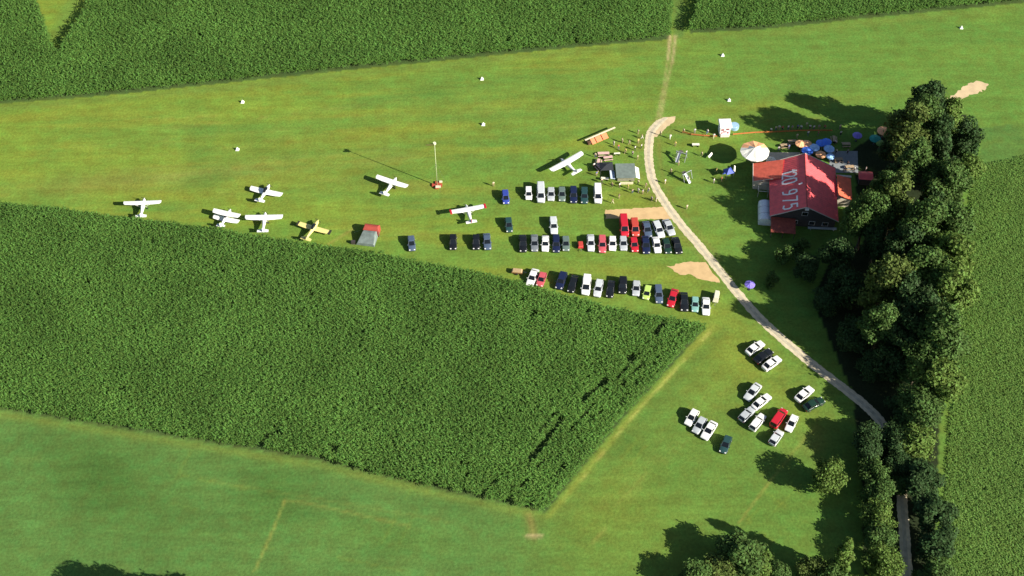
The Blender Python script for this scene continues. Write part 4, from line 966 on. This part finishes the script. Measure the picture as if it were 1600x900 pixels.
def person_meshes(p):
    if p in PM: return PM[p]
    q = pose_pts(p); z = q['dz']; nk = (0,0,1.48+z); ch = (0,0,1.28+z); pe = (0,0,.98+z); hd = (0,.02,1.60+z); tp = (0,.02,1.70+z); sl_ = (.18,0,1.40+z); sr = (-.18,0,1.40+z)
    ftl = (q['al'][0], q['al'][1]+.17, .04); ftr = (q['ar'][0], q['ar'][1]+.17, .04)
    hl_ = tuple(np.array(q['wl'])+(0,.05,-.08)); hr_ = tuple(np.array(q['wr'])+(0,.05,-.08))
    V = [pe,ch,nk,hd,tp,sl_,q['el'],q['wl'],hl_,sr,q['er'],q['wr'],hr_,q['hl'],q['kl'],q['al'],ftl,q['hr'],q['kr'],q['ar'],ftr]
    E_ = [(0,1),(1,2),(2,3),(3,4),(1,5),(5,6),(6,7),(7,8),(1,9),(9,10),(10,11),(11,12),(0,13),(13,14),(14,15),(15,16),(0,17),(17,18),(18,19),(19,20)]
    Rr = [.13,.15,.055,.10,.075,.065,.045,.033,.035,.065,.045,.033,.035,.085,.06,.042,.04,.085,.06,.042,.04]
    body = skin_mesh('body', V, E_, Rr, SKIN)
    shirt = skin_mesh('shirt', [pe,ch,(0,0,1.42+z),sl_,q['el'],sr,q['er']], [(0,1),(1,2),(1,3),(3,4),(1,5),(5,6)], [.155,.18,.10,.085,.062,.085,.062], SKIN)
    tr = skin_mesh('trousers', [(0,0,.95+z),q['hl'],q['kl'],q['al'],q['hr'],q['kr'],q['ar']], [(0,1),(1,2),(2,3),(0,4),(4,5),(5,6)], [.15,.105,.078,.062,.105,.078,.062], SKIN)
    hair = skin_mesh('hair', [(0,-.02,1.66+z),(0,-.03,1.73+z)], [(0,1)], [.105,.08], HAIR)
    PM[p] = (body, shirt, tr, hair); return PM[p]
CL = {'white': (.80,.80,.76), 'cream': (.68,.62,.42), 'blue': (.08,.15,.42), 'dark': (.03,.03,.04), 'red': (.50,.06,.05), 'grey': (.3,.3,.32), 'yellow': (.65,.55,.12), 'denim': (.07,.10,.2), 'khaki': (.33,.27,.16), 'black': (.015,.015,.017)}
CLM = {}
def cm(p, part, col):
    k = (p, part, col)
    if k not in CLM:
        me = person_meshes(p)[part].copy(); me.materials.clear(); me.materials.append(M('cloth_'+col, CL[col], .85)); CLM[k] = me
    return CLM[k]
def person(x, y, p, ang, top, legs, label, group=None, lift=0):
    g = P(x, y, 0); t = put('person', person_meshes(p)[0]); t.location = (g.x, g.y, lift); t.rotation_euler = (0,0,R(ang)); k = random.uniform(.96, 1.05); t.scale = (k,)*3
    tag(t, label, 'person', group)
    put('shirt', cm(p, 1, top), t); put('trousers', cm(p, 2, legs), t); put('hair', person_meshes(p)[3], t)
GA = 'people around the hut and stands'; GB = 'people along the orange fence'; GC = 'people on the terrace and lawn'
PEOPLE = [
 (997,209,'stand','cream','khaki','person in cream standing alone above the hut, near the road\'s upper end',GA),(1003,217,'walk','cream','white','person in pale clothes walking closest to the road\'s upper bend',GA),
 (997,224,'stand','yellow','khaki','person in a yellow top right of the dark shadows above the hut',GA),(992,235,'walk','white','dark','person in a white shirt halfway between hut and road bend',GA),
 (972,223,'stand','cream','khaki','person in cream right of the orange sheeting',GA),(959,227,'stand','white','grey','person in white just below the orange sheeting',GA),
 (977,239,'walk','yellow','khaki','person in a yellowish top above the grey hut roof',GA),(996,249,'stand','cream','khaki','person in cream at the upper corner of the white awning',GA),
 (956,292,'stand','khaki','dark','person in khaki in front of the pale blue board',GA),(981,295,'stand','yellow','khaki','person in a yellow top in front of the hut counter',GA),
 (997,301,'stand','white','grey','person in a white top below the hut\'s right corner',GA),(997,288,'walk','cream','dark','person in cream beside the foot of the awning',GA),
 (1009,293,'walk','khaki','khaki','person in khaki close to the road, right of the hut',GA),(1018,314,'stand','grey','dark','person in grey at the roadside above the bare soil',GA),(1025,315,'stand','white','cream','person in white at the roadside above the bare soil',GA),
 (957,318,'walk','khaki','cream','person in khaki right of the long white van',GA),(771,291,'stand','cream','khaki','person in cream standing above the bright blue car',None),
 (1032,212,'stand','cream','khaki','person in cream just right of the sandy fork',GC),(1047,217,'walk','white','white','person in white right of the road near the fence\'s left end',GC),(1055,228,'stand','yellow','khaki','person in a yellow top above the upper play frame',GC),
 (1068,208,'stand','cream','khaki','person in cream at the left end of the orange fence',GB),(1085,208,'stand','white','grey','person in white in the kiosk\'s long shadow, left one',GB),(1105,209,'walk','white','blue','person in white and blue in the kiosk\'s long shadow, right one',GB),
 (1115,216,'walk','white','cream','person in pale clothes at the kiosk\'s left corner',GB),(1115,286,'stand','white','grey','person in white left of the blue gazebo',GC),(1048,270,'stand','cream','khaki','person in cream above the lower play frame',GC),
 (1039,287,'stand','white','cream','person in white beside the road left of the lower play frame',GC),(1076,284,'walk','white','grey','person in white below the lower play frame',GC),(1072,242,'stand','white','denim','person in white beside the upper play frame',GC),
 (1073,327,'stand','cream','khaki','person in cream alone on the lawn right of the road',GC),(1164,449,'stand','white','grey','person in white beside the violet parasol in the tree shade',None),
 (1119,270,'walk','yellow','khaki','person in a yellowish top above the person in white, left of the gazebo',GC)]
for x, y, p, a, b_, lb, gr in [(q[0], q[1], q[2], q[3], q[4], q[5], q[6]) for q in PEOPLE]: person(x, y, p, random.uniform(0, 360), a, b_, lb, gr)
tops = ['white','cream','white','red','white','grey','blue','white','cream','white','white','grey','red','cream']
names = {'white':'white','cream':'cream','red':'red','grey':'grey','blue':'blue'}
ordw = ['first','second','third','fourth','fifth','sixth','seventh','eighth','ninth','tenth','eleventh','twelfth','thirteenth','fourteenth']
fx = [1204,1212,1217,1222,1231,1237,1246,1251,1260,1265,1271,1279,1288,1312]; fy = [207,204,203,204,203,203,202,203,198,202,203,202,202,202]
for i in range(14): person(fx[i], fy[i], 'stand' if i % 3 else 'walk', random.uniform(150, 210), tops[i], ['dark','denim','khaki'][i % 3], 'person with a %s top, %s from the left along the orange fence' % (names[tops[i]], ordw[i]), GB)
for x, y, a, tp_, lb in [(1253,238,170,'white','seated person in white under the left orange parasols'),(1268,243,-10,'blue','seated person in blue behind the roof ridge'),(1290,238,170,'red','seated person in red under the blue parasols'),
     (1311,256,0,'dark','seated person in dark clothes on the grey paving'),(1300,262,180,'white','seated person in white at the coral roof\'s upper corner')]: person(x, y, 'sit', a, tp_, 'denim', lb, GC)
rp = random.Random(11); extra = [
 (983,226,'cream','person in cream among the long shadows above the hut'),(988,243,'grey','person in grey just above the hut roof\'s right corner'),(1002,232,'white','person in white at the edge of the road, left of its upper bend'),
 (966,233,'red','person in a red top between the orange sheeting and the hut'),(930,246,'cream','person in cream left of the pink tables'),(928,262,'white','person in white at the left corner of the stands'),
 (932,275,'blue','person in blue below the left corner of the stands'),(940,286,'cream','person in cream in front of the cream table'),(968,293,'white','person in white at the left end of the hut counter'),
 (988,302,'khaki','person in khaki below the hut counter'),(1004,303,'grey','person in grey between hut and road'),(1013,300,'cream','person in cream at the roadside near the hut'),(967,310,'dark','person in dark clothes above the bare soil'),
 (1060,258,'grey','person in grey between the two play frames'),(1096,244,'cream','person in cream below the pale table top'),(1127,283,'red','person in a red top below the blue gazebo'),(1216,236,'white','person in white on the lawn above the pale slab'),
 (1232,233,'blue','person in blue on the lawn left of the orange parasols'),(1245,216,'cream','person in cream behind the orange parasols'),(1262,212,'white','person in white on the grass behind the blue parasols'),(1278,212,'red','person in a red top on the grass behind the blue parasols'),
 (1305,226,'white','person in white right of the terrace parasols'),(1306,240,'cream','person in cream at the left edge of the grey paving'),(1318,268,'blue','person in blue at the lower edge of the grey paving')]
for x, y, tp_, lb in extra: person(x, y, rp.choice(['stand', 'walk']), rp.uniform(0, 360), tp_, rp.choice(['denim', 'khaki', 'dark']), lb, GA if x < 1020 else GC)
for x, y, tp_, lb in [(1324,258,'dark','person in dark clothes standing in the middle of the grey paving'),(1334,268,'white','person in white standing where the paving meets the annex'),(1313,212,'white','person in white on the shaded lawn above the terrace tables'),(1324,240,'grey','person in grey at the paving\'s upper edge'),(1352,268,'grey','person in grey above the small red shed')]:
    person(x, y, 'stand', random.uniform(0,360), tp_, 'dark', lb, GC)
print('objects', len(bpy.data.objects))
